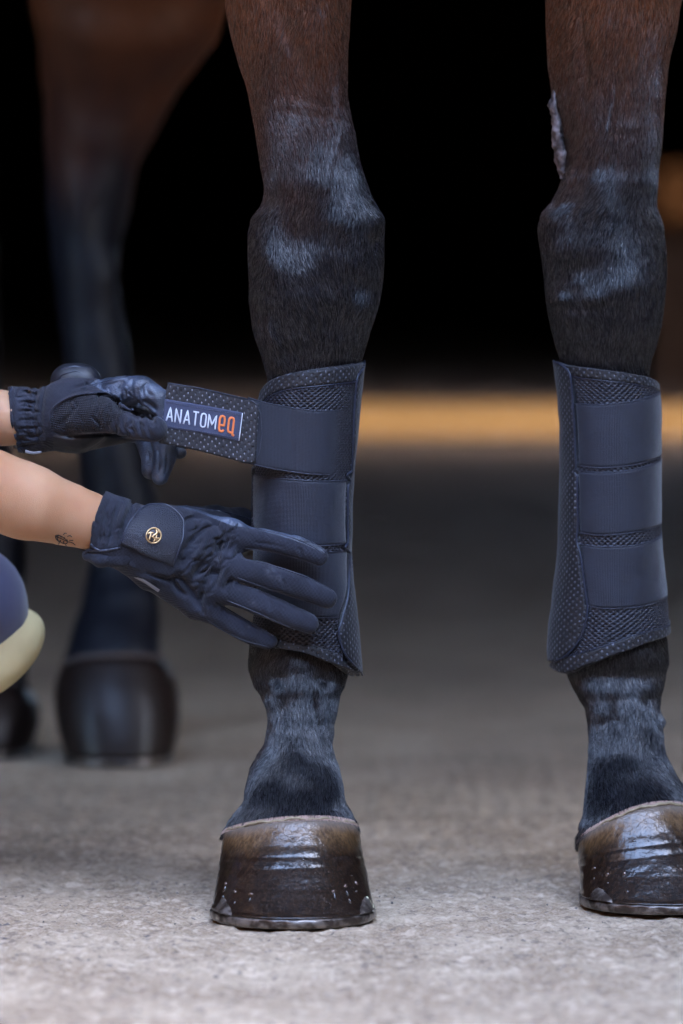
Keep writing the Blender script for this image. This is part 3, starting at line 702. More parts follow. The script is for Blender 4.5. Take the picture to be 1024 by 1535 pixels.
hoofR, wallR, topR, botR = hoof(legR, (cxr, cyr, rxr, .066, .062), (Z(867, 1260, YR - .065), Z(985, 1213, YR - .120), Z(1090, 1225, YR - .065)), 7, mat_hoof)
cxa, rxa = mid(85, 274, 1085, YH - .09); cxb, rxb = mid(-118, 62, 1110, YG - .09)
hoofA, wallA, topA, botA = hoof(hindA, (cxa, YH - .095, rxa, .064, .06), (Z(98, 995, YH - .05), Z(160, 982, YH - .1), Z(246, 990, YH - .05)), 8, mat_hoof_far, hi=False)
hoofB, wallB, topB, botB = hoof(hindB, (cxb, YG - .095, rxb, .064, .06), (Z(-98, 1030, YG - .05), Z(-20, 1020, YG - .1), Z(46, 1030, YG - .05)), 9, mat_hoof_far, hi=False)

def horseshoe(parent, bot, c, width=.021, out=.0012, hgt=.0080, clips=()):
    bx, by = bot; n = len(bx); cx, cy = c
    th = np.arange(n) * 360 / n; keep = [i for i in list(range(int(n * .58), n)) + list(range(0, int(n * .42) + 1))]
    rows = []
    for q, i in enumerate(keep):
        d = np.array([bx[i] - cx, by[i] - cy]); L_ = np.linalg.norm(d); d /= L_
        wob = .0004 * math.sin(q * .9) + .0003 * math.sin(q * .23)
        prof = [(out - .0008 + wob, .0006), (out + wob, .003), (out + wob * 1.3, .0062), (out - .0007, hgt - .0006), (out - .0022, hgt), (-width, hgt), (-width, 0.0005), (out - .002, .0003)]
        rows.append([(cx + d[0] * (L_ + a), cy + d[1] * (L_ + a), z + .0002) for a, z in prof])
    m = len(rows); k = 8; V = np.array(rows).reshape(-1, 3)
    f = [tuple(q) for q in grid_faces(k, m, True, True)] + [tuple(range(k)), tuple((m - 1) * k + j for j in range(k))[::-1]]
    s = obj('horseshoe', new_mesh('horseshoe', V, f, mat_steel), parent)
    # side clips drawn up over the wall
    return s
horseshoe(hoofL, botL, (cxl, cyl)); horseshoe(hoofR, botR, (cxr, cyr))
horseshoe(hoofA, botA, (cxa, YH - .095)); horseshoe(hoofB, botB, (cxb, YG - .095))
def clip(parent, wall_, thd, wdeg=13, h=.17):
    rows = []
    for v in np.linspace(0, 1, 9):
        row = []
        for u in np.linspace(-1, 1, 11):
            ww = wdeg * (1 - .55 * v ** 1.6) ; p, nn = wall_(thd + u * ww, 1 - h * v * (1 - .25 * u * u), .0026 * (1 - abs(u) ** 4) * (1 - .6 * v ** 3) + .0002)
            row.append(p)
        rows.append(row)
    V = np.array(rows).reshape(-1, 3)
    return obj('shoe_clip', new_mesh('shoe_clip', V, grid_faces(11, 9, flip=True), mat_steel), parent)
clip(hoofL, wallL, -58); clip(hoofL, wallL, 66); clip(hoofR, wallR, -52); clip(hoofR, wallR, 62)
def blob(parent, name, mat, wall_, thd, t, a, b, hgt=.0012, seed=0):
    """a low irregular bead on the hoof wall: a wide, b tall (metres)"""
    p, nn = wall_(thd, t, 0); nn = nn / np.linalg.norm(nn)
    ux = np.cross(nn, [0, 0, 1.0]); ux /= np.linalg.norm(ux); uz = np.cross(ux, nn)
    r = np.random.RandomState(seed); V = [p + nn * hgt]; n = 12
    for k_, (s_, hh) in enumerate(((.55, .8), (.85, .4), (1.0, -.25))):
        for i in range(n):
            an = 2 * math.pi * i / n; w_ = 1 + .22 * math.sin(an * 2 + seed) + .12 * math.sin(an * 3 + 2 * seed)
            V.append(p + ux * a * s_ * math.cos(an) * w_ + uz * b * s_ * math.sin(an) * w_ + nn * hgt * hh)
    f = [(0, 1 + i, 1 + (i + 1) % n) for i in range(n)]
    for k_ in range(2): f += [(1 + k_*n + i, 1 + (k_+1)*n + i, 1 + (k_+1)*n + (i+1) % n, 1 + k_*n + (i+1) % n) for i in range(n)]
    return obj(name, new_mesh(name, V, f, mat), parent)
for k_, (td, t) in enumerate(((-62, .66), (-46, .74), (-31, .76), (31, .74), (44, .70), (57, .68))): blob(hoofL, 'nail', mat_nail, wallL, td, t, .0020, .0016, .0011, k_)
for k_, (td, t) in enumerate(((-58, .56), (-44, .66), (-27, .66), (14, .66), (34, .68))): blob(hoofR, 'nail', mat_nail, wallR, td, t, .0021, .0017, .0012, k_ + 9)
r_ = np.random.RandomState(4)
for hf, wl, pts in ((hoofL, wallL, [(-62, .73, .5, 3.2), (-62, .83, .4, 2.2), (-45, .86, .9, 1.6), (-31, .83, .7, 2.6), (31, .80, .8, 3.0), (43, .78, .6, 2.4), (45, .86, .5, 3.0), (56, .76, 1.3, .9), (52, .6, .7, .5), (2, .30, 1.8, .4), (8, .42, 1.2, .9), (17, .55, .8, .5), (-8, .52, .6, .4)]),
                    (hoofR, wallR, [(-58, .70, .8, 1.2), (-44, .76, 1.1, .9), (-27, .74, .8, .7), (-27, .86, 1.6, 1.0), (-46, .87, .8, .6), (-14, .33, 2.2, .5), (0, .31, 1.2, .4)])):
    for k_, (td, t, a, b) in enumerate(pts): blob(hf, 'water_drop', mat_drop, wl, td, t, a * .001, b * .001, .0007, k_)
# pale rim of soft horn and the fringe of hair along the coronet
def coronet(L, hf, top, seed, m=9000):
    tx_, ty_, tz_ = top; n = len(tx_); i = np.arange(n)
    c = np.array([tx_.mean(), ty_.mean()])
    ring = []
    for dr, dz in ((-.0035, .0005), (-.0014, .0010), (.0000, .0005), (.0003, -.0003), (.0000, -.0012), (-.003, -.0025)):
        d = np.stack([tx_ - c[0], ty_ - c[1]], -1); l = np.linalg.norm(d, axis=1)[:, None]; d = d / l
        q = c + d * (l + dr); wob = .0005 * np.sin(i * .31 + seed) + .0004 * np.sin(i * .83)
        ring.append(np.stack([q[:, 0], q[:, 1], tz_ + dz + wob], -1))
    V = np.concatenate(ring); f = grid_faces(n, len(ring), True, False)
    f = np.concatenate([f, np.stack([5*n + i, 5*n + (i+1) % n, (i+1) % n, i], -1)])
    obj('coronet_rim', new_mesh('coronet_rim', V, f[:, ::-1].copy(), mat_rim), hf)
    r = np.random.RandomState(seed); th = np.radians((r.rand(m) * 2 - 1) * 120); k = (th % (2 * math.pi)) / (2 * math.pi) * n
    zz = np.interp(k, np.arange(n + 1), np.r_[tz_, tz_[0]])
    h = r.rand(m) ** 1.3 * .009 + .0005
    P0 = L.pt(th, zz + h); out = np.stack([np.sin(th), -np.cos(th), 0 * th], -1)
    D = np.stack([.12 * r.randn(m), .1 * r.randn(m), -1 + 0 * th], -1) + out * .55; D /= np.linalg.norm(D, axis=1)[:, None]
    obj('coronet_hair', strands('coronet_hair', P0 , D, .0045 + .004 * r.rand(m), .00013, mat_hair), horse, kind='stuff')
    m2 = m // 3; th = th[:m2]; P1 = L.pt(th, zz[:m2] + .0012 + .0012 * r.rand(m2), .0008)
    D = np.stack([.18 * r.randn(m2), .1 * r.randn(m2), -1 + 0 * th], -1) + out[:m2] * .5; D /= np.linalg.norm(D, axis=1)[:, None]
    obj('coronet_fringe', strands('coronet_fringe', P1, D, .0028 + .002 * r.rand(m2), .00016, mat_palehair), horse, kind='stuff')
coronet(legL, hoofL, topL, 21); coronet(legR, hoofR, topR, 22)
for L, hf, tp, sd_ in ((hindA, hoofA, topA, 1), (hindB, hoofB, topB, 2)):
    tx_, ty_, tz_ = tp; V, f = tube(np.stack([tx_, ty_, tz_ + .001], -1), .0022, 6, closed=True); obj('coronet_rim', new_mesh('coronet_rim', V, f, mat_rim_far), hf)

# chestnut: the horny callus on the inner side of the right-hand leg
pl = np.array([(832, 131), (829, 142), (827, 158), (831, 175), (834, 192), (833, 207), (838, 222), (840, 240), (842, 256), (841, 268)], float)
wd = np.array([2, 6, 10, 10, 11, 12, 12, 10, 7, 3.0]) * .00054
c_ = at(pl[:, 0] + 2, pl[:, 1], YR - .004); tq = np.linspace(0, 1, 60); cc = np.stack([np.interp(tq, np.linspace(0, 1, 10), c_[:, k]) for k in range(3)], -1); ww = np.interp(tq, np.linspace(0, 1, 10), wd)
V, f = tube(cc, ww, 20); V = np.asarray(V)
nr = np.zeros_like(V); ctr = np.concatenate([np.repeat(cc, 20, 0), cc[:0]]); nr = V - ctr; nr /= np.linalg.norm(nr, axis=1)[:, None] + 1e-9
V = ctr + (V - ctr) * np.array([.72, 1.7, 1]) + nr * (.0016 * fbm(V, 190, 3, 2))[:, None] + nr * (.0010 * noise3(V, 420, 5))[:, None]
obj('chestnut', new_mesh('chestnut', V, f, mat_chest), horse)['label'] = 'crusty grey horny callus on the inner forearm'
# ------------------------------------------------------------------ splint boots
class Sleeve:
    """the boot's outer surface; patches are laid on it from outlines given in the picture"""
    def __init__(s, rings): s.L = Loft(rings, rough=0)
    def tz(s, pts):
        """px outline -> (theta, z); an optional third value adds degrees beyond the silhouette"""
        p = np.array([list(q) + [0] * (3 - len(q)) for q in pts], float)
        th, z = s.L.find(p[:, 0], p[:, 1]); return np.stack([th + np.radians(p[:, 2]), z], -1)
    def pt(s, th, z, off): 
        P = s.L.raw(th, z, 0); cx, rx, yc, rd, n = s.L.par(z)
        N = np.stack(np.broadcast_arrays(np.sin(th) / rx, -np.cos(th) / rd, 0 * z), -1); N /= np.linalg.norm(N, axis=-1, keepdims=True)
        return P + N * np.asarray(off)[..., None]
    def patch(s, top, bot, left, right, off0, thick, nu=60, nv=60, edge=.0012, tex=None, wav=.0004, seed=0, closed_edges=True):
        """Coons patch between four outlines (top/bot left to right, left/right top to bottom) -> V, faces, uv(mm)"""
        u, v = np.linspace(0, 1, nu), np.linspace(0, 1, nv)
        K_ = np.array([.04, 1.0]); T, B, Lf, Rt = [polyline(s.tz(q) * K_, t) / K_ for q, t in ((top, u), (bot, u), (left, v), (right, v))]
        T[0] = Lf[0]; T[-1] = Rt[0]; B[0] = Lf[-1]; B[-1] = Rt[-1]
        U, Vv = u[None, :, None], v[:, None, None]
        X = (1 - Vv) * T[None] + Vv * B[None] + (1 - U) * Lf[:, None] + U * Rt[:, None] \
            - (1-U)*(1-Vv)*T[0] - U*(1-Vv)*T[-1] - (1-U)*Vv*B[0] - U*Vv*B[-1]
        th, z = X[..., 0], X[..., 1]
        P = s.pt(th, z, np.zeros_like(th))
        du = np.r_[0, np.cumsum(np.linalg.norm(np.diff(P[nv // 2], axis=0), axis=1))]; dv = np.r_[0, np.cumsum(np.linalg.norm(np.diff(P[:, nu // 2], axis=0), axis=1))]
        UU, VV = np.meshgrid(du, dv)
        D = np.minimum(np.minimum(UU, du[-1] - UU), np.minimum(VV, dv[-1] - VV))
        k = np.clip(D / edge, 0, 1); prof = np.sqrt(np.maximum(1 - (1 - k) ** 2, 0))
        uvm = np.stack([th * .04 * 1000, z * 1000], -1)
        t_ = thick + wav * fbm(P, 60, 2, seed)
        if tex is not None: t_ = t_ + tex(uvm[..., 0], uvm[..., 1]) * np.clip((D - edge * .5) / edge, 0, 1)
        P = s.pt(th, z, off0 + t_ * prof)
        return P.reshape(-1, 3), grid_faces(nu, nv, flip=True), uvm.reshape(-1, 2)
    def cord(s, line, off, r, n=120, k=8):
        """a thin bead along an outline"""
        q = polyline(s.tz(line), np.linspace(0, 1, n)); P = s.pt(q[:, 0], q[:, 1], np.full(n, off)); return tube(P, r, k)

def mesh_relief(u, v, p=4.5, q=3.9):
    """spacer mesh: staggered lens-shaped holes between plump yarn"""
    def lat(du, dv):
        a = (np.mod(u / p + du, 1) - .5) * p; b = (np.mod(v / q + dv, 1) - .5) * q
        return np.sqrt((a / 1.25) ** 2 + (b / .85) ** 2)
    d = np.minimum(lat(0, 0), lat(.5, .5))
    return -.0019 * (1 - sstep(.45, 1.25, d)) + .00025 * np.cos(u * 5.2) * np.cos(v * 4.1)

def make_boot(name, label, rings, spec, Y, group):
    B = thing(name, label, 'horse boot', tuple(at(spec['c'][0], spec['c'][1], Y)), group)
    s = Sleeve(rings)
    L = s.L; ztop_l, ztop_r, zb_l, zb_r = [float(at(0, q, Y)[2]) for q in spec['ends']]
    # the neoprene tube all round the leg: outer skin, rolled edges and inner skin
    nth = 160; th = np.linspace(-math.pi, math.pi, nth, endpoint=False)
    tt = polyline(s.tz(spec['top']), np.linspace(0, 1, 60)); bb = polyline(s.tz(spec['bot']), np.linspace(0, 1, 60))
    zt = np.interp(th, tt[:, 0], tt[:, 1], period=None); zb = np.interp(th, bb[:, 0], bb[:, 1])
    back = np.abs(th) > 1.45; k_ = np.clip((np.abs(th) - 1.45) / 1.6, 0, 1)
    zt = np.where(th < 0, zt + (tt[:, 1].mean() - tt[0, 1]) * sstep(0, 1, k_), zt + (tt[:, 1].mean() - tt[-1, 1]) * sstep(0, 1, k_))
    zb = np.where(th < 0, zb + (bb[:, 1].mean() - bb[0, 1]) * sstep(0, 1, k_), zb + (bb[:, 1].mean() - bb[-1, 1]) * sstep(0, 1, k_))
    rows = []; nv = 70
    for v in np.linspace(0, 1, nv):
        z = zt + (zb - zt) * v; e = min(v, 1 - v) * .23; o = .0 if e > .003 else -(1 - math.sqrt(max(0, 1 - (1 - e / .003) ** 2))) * .002
        rows.append(s.pt(th, z, np.full(nth, o)))
    for v in np.linspace(1, 0, 30): rows.append(s.pt(th, zt + (zb - zt) * v, np.full(nth, -.0042)))
    R_ = np.array(rows); m = len(rows)
    uv = np.stack([np.broadcast_to(th * 40, (m, nth)), R_[..., 2] * 1000], -1).reshape(-1, 2)
    obj('lining', new_mesh('lining', R_.reshape(-1, 3), grid_faces(nth, m, True), mat_neo, uv=uv), B)
    for key, nm, mt, off, thk, nu, nv_, tex, edge in spec['patches']:
        V, f, uv = s.patch(*spec[key], off, thk, nu, nv_, edge, tex, seed=len(key))
        obj(nm, new_mesh(nm, V, f, mt, uv=uv), B)
    for line, off, r in spec['cords']:
        V, f = s.cord(line, off, r); obj('edge_piping', new_mesh('edge_piping', V, f, mat_piping), B)
    for key in [q[0] for q in spec['patches'] if q[0] in ('s1', 's2', 's3')]:
        for e_ in (0, 1):
            V, f = s.cord(spec[key][e_], .0032, .00045); obj('strap_selvedge', new_mesh('strap_selvedge', V, f, mat_edge), B)
    # running stitches
    for line, off in spec['stitches']:
        q = polyline(s.tz(line), np.linspace(0, 1, 400)); P = s.pt(q[:, 0], q[:, 1], np.full(400, off)); d = np.r_[0, np.cumsum(np.linalg.norm(np.diff(P, axis=0), axis=1))]
        prt = []
        for a in np.arange(0, d[-1] - .002, .0034):
            t_ = np.array([a, a + .0011, a + .0022]); prt.append(tube(np.stack([np.interp(t_, d, P[:, k]) for k in range(3)], -1), [.00018, .0003, .00018], 5))
        V, f = join(prt); obj('stitches', new_mesh('stitches', V, f, mat_stitch), B)
    return B, s

rl = [(545, 404, 538), (590, 392, 534), (650, 388, 528), (700, 387, 523), (750, 386, 520), (800, 386, 519), (850, 386, 520), (900, 385, 524), (950, 381, 530), (985, 378, 533), (1020, 378, 535)]
ringsL = [(a, b, c, YL - .002, .0445 + .0001 * max(0, a - 900) * .3, 2.1) for a, b, c in rl]
specL = dict(c=(455, 790), ends=(575, 545, 985, 1015),
    top=[(391, 600, -4), (396, 580), (410, 567), (440, 558), (490, 551), (541, 541, 6)],
    bot=[(379, 962, -4), (400, 968), (440, 973), (480, 984), (510, 1000), (525, 1010), (534, 1016, 10)],
    # air-mesh front panel
    mesh=([(398, 604, -6), (412, 590), (440, 580), (527, 570)], [(384, 945, -6), (420, 962), (470, 972), (512, 992)], [(398, 604, -6), (390, 700, -8), (386, 800, -8), (384, 945, -6)], [(527, 570), (523, 620), (520, 710), (514, 760), (515, 880), (506, 935), (512, 992)]),
    binding=([(393, 606, -6), (397, 583), (411, 568), (440, 559), (490, 552), (541, 542, 4)], [(397, 612, -4), (403, 600), (417, 590), (440, 583), (490, 577), (528, 572)], [(393, 606, -6), (395, 609, -5), (397, 612, -4)], [(541, 542, 4), (535, 556), (528, 572)]),
    lower=([(384, 945, -6), (415, 955), (450, 962), (480, 968), (503, 978)], [(379, 962, -6), (415, 972), (450, 977), (490, 992), (533, 1016, 8)], [(384, 945, -6), (381, 953, -6), (379, 962, -6)], [(503, 978), (515, 996), (533, 1016, 8)]),
    flap=([(527, 572), (534, 556), (542, 541, 4), (542, 545, 60)], [(506, 966), (518, 990), (531, 1010), (541, 1014, 50)], [(527, 572), (523, 620), (520, 705), (514, 725), (514, 815), (515, 880), (506, 930), (502, 950), (506, 966)], [(542, 545, 60), (540, 700, 60), (540, 850, 60), (541, 1014, 50)]),
    s1=([(424, 609), (450, 613), (480, 616), (525, 616)], [(424, 705), (450, 709), (480, 711), (517, 712)], [(424, 609), (424, 650), (424, 705)], [(525, 616), (521, 660), (517, 712)]),
    s2=([(384, 712, -30), (391, 712), (430, 718), (480, 721), (515, 720)], [(383, 792, -30), (391, 797), (430, 808), (475, 818), (514, 815)], [(384, 712, -30), (383, 750, -30), (383, 792, -30)], [(515, 720), (513, 765), (514, 815)]),
    s3=([(384, 806, -30), (391, 808), (430, 820), (475, 828), (515, 824)], [(382, 905, -30), (391, 908), (430, 920), (470, 926), (504, 925)], [(384, 806, -30), (383, 850, -30), (382, 905, -30)], [(515, 824), (515, 870), (504, 925)]),
    side=([(383, 700, -40), (385, 698), (391, 702)], [(382, 796, -40), (384, 792), (392, 797)], [(383, 700, -40), (383, 796, -40)], [(391, 702), (385, 715), (383, 745), (385, 775), (392, 797)]),
    patches=[('mesh', 'air_mesh_panel', mat_mesh, .0004, .0024, 150, 420, mesh_relief, .0016), ('binding', 'top_binding', mat_neo, .0004, .0032, 90, 24, None, .0028), ('lower', 'lower_binding', mat_neo, .0004, .0036, 90, 24, None, .003),
             ('s2', 'elastic_strap', mat_elastic, .0018, .0018, 60, 40, None, .0008), ('s3', 'elastic_strap', mat_elastic, .0018, .0018, 60, 40, None, .0008),
             ('flap', 'front_flap', mat_neo, .0008, .0042, 44, 160, None, .0018), ('side', 'strap_end', mat_tab, .0036, .0016, 20, 30, None, .001)],
    cords=[([(542, 541, 4), (537, 551), (531, 560), (527, 572), (523, 620), (520, 703), (513, 712), (517, 722), (514, 730), (514, 812), (510, 820), (516, 830), (515, 880), (506, 930), (502, 950), (506, 968), (518, 990), (533, 1013, 8)], .0046, .0009),
           ([(397, 612, -4), (403, 600), (417, 590), (440, 583), (490, 577), (527, 572)], .0030, .0005)],
    stitches=[([(529, 600), (525, 660), (523, 700)], .0049), ([(519, 730), (518, 800)], .0049), ([(519, 835), (519, 880), (511, 930), (507, 950)], .0049), ([(400, 608), (420, 594), (445, 586), (490, 580), (522, 577)], .0032)])
bootL, SL = make_boot('splint_boot', 'dark navy splint boot whose top strap is being pulled open by the gloved hands', ringsL, specL, YL, 'splint boots on the front legs')

rr = [(540, 838, 973), (575, 842, 982), (600, 845, 985), (650, 848, 985), (700, 848, 985), (750, 847, 985), (800, 846, 986), (850, 842, 990), (900, 836, 995), (940, 831, 998), (975, 829, 998), (1012, 832, 996)]
ringsR = [(a, b, c, YR - .002, .0445 + .00003 * max(0, a - 900), 2.1) for a, b, c in rr]
specR = dict(c=(915, 780), ends=(545, 570, 1005, 955),
    top=[(834, 541, -6), (850, 547), (880, 551), (940, 559), (968, 565), (984, 578, 6)],
    bot=[(827, 990, -4), (833, 1003), (848, 1009), (880, 998), (930, 978), (970, 962), (999, 946, 4)],
    mesh=([(862, 563), (900, 568), (940, 572), (985, 590, 6)], [(846, 1000), (890, 985), (940, 962), (998, 935, 6)], [(862, 563), (870, 640), (871, 790), (880, 880), (884, 912), (872, 960), (846, 1000)], [(985, 590, 6), (990, 700, 8), (991, 850, 8), (998, 935, 6)]),
    binding=([(836, 541, -4), (852, 547), (880, 551), (940, 559), (968, 565), (985, 579, 8)], [(856, 562), (875, 567), (900, 570), (940, 575), (966, 580), (986, 592, 8)], [(836, 541, -4), (848, 549), (856, 562)], [(985, 579, 8), (986, 592, 8)]),
    lower=([(838, 990), (870, 979), (900, 970), (950, 951), (999, 930, 6)], [(829, 999, -4), (848, 1010), (880, 999), (930, 979), (970, 963), (999, 947, 6)], [(838, 990), (831, 994), (829, 999, -4)], [(999, 930, 6), (999, 947, 6)]),
    flap=([(834, 541, -50), (835, 541), (843, 543), (852, 549)], [(825, 985, -50), (829, 992), (838, 993), (851, 984)], [(834, 541, -50), (838, 700, -50), (834, 850, -50), (825, 985, -50)], [(852, 549), (862, 565), (865, 600), (868, 660), (870, 700), (871, 790), (875, 840), (881, 885), (884, 915), (878, 945), (868, 966), (851, 984)]),
    s1=([(866, 605), (900, 606), (940, 602), (970, 594), (986, 584), (988, 580, 30)], [(871, 698), (900, 701), (940, 698), (970, 691), (988, 682), (989, 680, 30)], [(866, 605), (869, 650), (871, 698)], [(988, 580, 30), (989, 680, 30)]),
    s2=([(870, 705), (900, 708), (940, 705), (970, 696), (988, 685), (989, 682, 30)], [(872, 798), (900, 802), (940, 799), (970, 793), (988, 783), (989, 780, 30)], [(870, 705), (871, 750), (872, 798)], [(989, 682, 30), (989, 780, 30)]),
    s3=([(873, 815), (900, 819), (940, 818), (970, 811), (990, 797), (991, 794, 30)], [(883, 908), (910, 912), (950, 910), (980, 903), (995, 891), (996, 888, 30)], [(873, 815), (877, 860), (883, 908)], [(991, 794, 30), (996, 888, 30)]),
    e1=([(983, 574, 0), (990, 572, 22)], [(984, 684, 4), (990, 684, 26)], [(983, 574, 0), (984, 684, 4)], [(990, 572, 22), (990, 684, 26)]),
    patches=[('mesh', 'air_mesh_panel', mat_mesh, .0004, .0024, 160, 430, mesh_relief, .0016), ('binding', 'top_binding', mat_neo, .0004, .0032, 90, 24, None, .0028), ('lower', 'lower_binding', mat_neo, .0004, .0038, 90, 24, None, .003),
             ('s1', 'elastic_strap', mat_elastic, .0018, .0018, 60, 40, None, .0008), ('s2', 'elastic_strap', mat_elastic, .0019, .0018, 60, 40, None, .0008), ('s3', 'elastic_strap', mat_elastic, .0018, .0018, 60, 40, None, .0008),
             ('flap', 'front_flap', mat_neo, .0008, .0042, 60, 160, None, .0018)],
    cords=[([(834, 541, -5), (843, 544), (852, 550), (862, 566), (865, 600), (868, 660), (870, 700), (867, 706), (871, 715), (872, 790), (870, 806), (875, 830), (881, 885), (884, 915), (878, 945), (868, 966), (851, 985), (838, 992)], .0046, .0008),
           ([(856, 562), (875, 567), (900, 570), (940, 575), (966, 580), (986, 592, 8)], .0030, .0004), ([(838, 990), (870, 979), (900, 970), (950, 951), (999, 930, 6)], .0034, .0005)],
    stitches=[([(862, 580), (865, 650), (866, 695)], .0049), ([(867, 720), (868, 790)], .0049), ([(872, 835), (877, 885), (880, 912), (874, 942)], .0049)])
bootR, SR = make_boot('splint_boot', 'dark navy splint boot closed with three straps on the leg nobody is touching', ringsR, specR, YR, 'splint boots on the front legs')
# ------------------------------------------------------------------ the opened strap, its tab and woven label
def ribbon(top, bot, thick, n=60, k=24, wav=0.0, seed=0, rnd=.0008, endround=True):
    """a slab between two edge lines given as (px, py, Y); front face towards the camera, closed all round"""
    t = np.linspace(0, 1, n); T = polyline(top, t); B = polyline(bot, t)
    v = np.linspace(0, 1, k)[:, None, None]; Q = T[None] * (1 - v) + B[None] * v
    P = at(Q[..., 0], Q[..., 1], Q[..., 2])
    if wav: P[..., 1] += wav * fbm(P, 38, 2, seed)
    du = np.linalg.norm(np.diff(P[k // 2], axis=0), axis=1); dv = np.linalg.norm(np.diff(P[:, n // 2], axis=0), axis=1)
    UU, VV = np.meshgrid(np.r_[0, np.cumsum(du)], np.r_[0, np.cumsum(dv)])
    D = np.minimum(VV, VV[-1:] - VV)
    if endround: D = np.minimum(D, np.minimum(UU, UU[:, -1:] - UU))
    q = np.clip(D / rnd, 0, 1); prof = np.sqrt(np.maximum(0, 1 - (1 - q) ** 2)) * thick / 2
    Fr = P.copy(); Fr[..., 1] -= prof; Bk = P.copy(); Bk[..., 1] += prof
    uv = np.stack([UU * 1000, VV * 1000], -1).reshape(-1, 2)
    V = np.concatenate([Fr.reshape(-1, 3), Bk.reshape(-1, 3)]); m = n * k
    f = np.concatenate([grid_faces(n, k, flip=True), grid_faces(n, k) + m])
    return V, f, np.concatenate([uv, uv])
YT0, YT1 = 3.812, 3.786       # depth of the strap where it leaves the boot, and at the hand
def TY(px): return YT1 + (YT0 - YT1) * (np.asarray(px, float) - 240) / (430 - 240)
def TP(x, y, d=0.0): return (x, y, float(TY(x)) - d)
def SY(px, py, off=.0038):
    th, z = SL.L.find(px, py); return float(SL.pt(th, z, np.array(off))[1])
def SP(px, py):
    if px >= 436: return (px, py, SY(px, py))
    y0 = SY(436, py); return (px, py, y0 + (TY(376) + .0005 - y0) * (436 - px) / 60.0)
def along(pts, xs): p = np.array(pts, float); return [SP(x, float(hermite(p[:, 0], p[:, 1], x))) for x in xs]
xs = [372, 380, 390, 400, 412, 424, 436, 444, 452, 460, 470, 480, 490, 500, 510, 518, 526]
eT = [(372, 595.5), (392, 602), (430, 610), (480, 616), (526, 616)]; eB = [(372, 694), (388, 698), (430, 706), (480, 711.5), (526, 712)]
V, f, uv = ribbon(along(eT, xs), along(eB, xs), .0018, 120, 40, 0, 1, .0006, False)
obj('elastic_strap', new_mesh('elastic_strap', V, f, mat_elastic, uv=uv), bootL)
for e_ in (eT, eB):
    V, f = tube([at(*q) - np.array([0, .0007, 0]) for q in along(e_, [min(x, 520) for x in xs[:-1]])], .00045, 7); obj('strap_selvedge', new_mesh('strap_selvedge', V, f, mat_edge), bootL)
V, f, uv = ribbon([TP(251, 573, .001), TP(300, 581, .001), TP(340, 590, .001), TP(376, 599, .0015), TP(389, 606, .002)], [TP(238, 664, .001), TP(285, 673, .001), TP(340, 687, .001), TP(374, 695, .0015), TP(383, 693, .002)], .0036, 120, 50, .0006, 2, .0012)
tab = obj('strap_tab', new_mesh('strap_tab', V, f, mat_tab, uv=uv), bootL)
V, f = tube([at(*TP(*p)) - np.array([0, .0038, 0]) for p in ((376, 599.5), (385, 606), (391, 620), (393, 650), (389, 678), (383, 690))], .0004, 6); obj('edge_piping', new_mesh('edge_piping', V, f, mat_edge), tab)
V, f = tube([at(*TP(*p)) - np.array([0, .0030, 0]) for p in ((251.5, 573.5), (300, 581.5), (340, 590.5), (376, 599.5))], .00045, 6); obj('edge_piping', new_mesh('edge_piping', V, f, mat_edge), tab)
V, f, uv = ribbon([TP(247, 598, .0034), TP(300, 606.5, .0034), TP(364, 618.5, .0034)], [TP(243, 641, .0034), TP(300, 649, .0034), TP(358.5, 661.5, .0034)], .0014, 90, 30, 0, 2, .0005)
lab = obj('woven_label', new_mesh('woven_label', V, f, mat_label, uv=uv), tab)
def LP(a, b):     # label space: a 0..1 along, b 0..1 down -> point on its front
    t0 = np.array([247, 598]) + a * np.array([117, 20.5]); t1 = np.array([243, 641]) + a * np.array([115.5, 20.5])
    q = t0 * (1 - b) + t1 * b; return at(q[0], q[1], float(TY(q[0])) - .0043)
prt = []
for b in (.10, .90):
    d = [LP(a, b) for a in np.linspace(.015, .985, 60)]
    for i in range(0, 59, 2): prt.append(tube([d[i], (d[i] + d[i+1]) / 2, d[i+1]], [.0002, .0004, .0002], 5))
for a in (.975,):
    d = [LP(a, b) for b in np.linspace(.08, .92, 20)]
    for i in range(0, 19, 2): prt.append(tube([d[i], (d[i] + d[i+1]) / 2, d[i+1]], [.0002, .0004, .0002], 5))
V, f = join(prt); obj('label_stitches', new_mesh('label_stitches', V, f, mat_stitch), lab)
V, f = tube([LP(.997, b) for b in np.linspace(.02, .98, 8)], .0004, 5); obj('label_edge', new_mesh('label_edge', V, f, mat_white), lab)
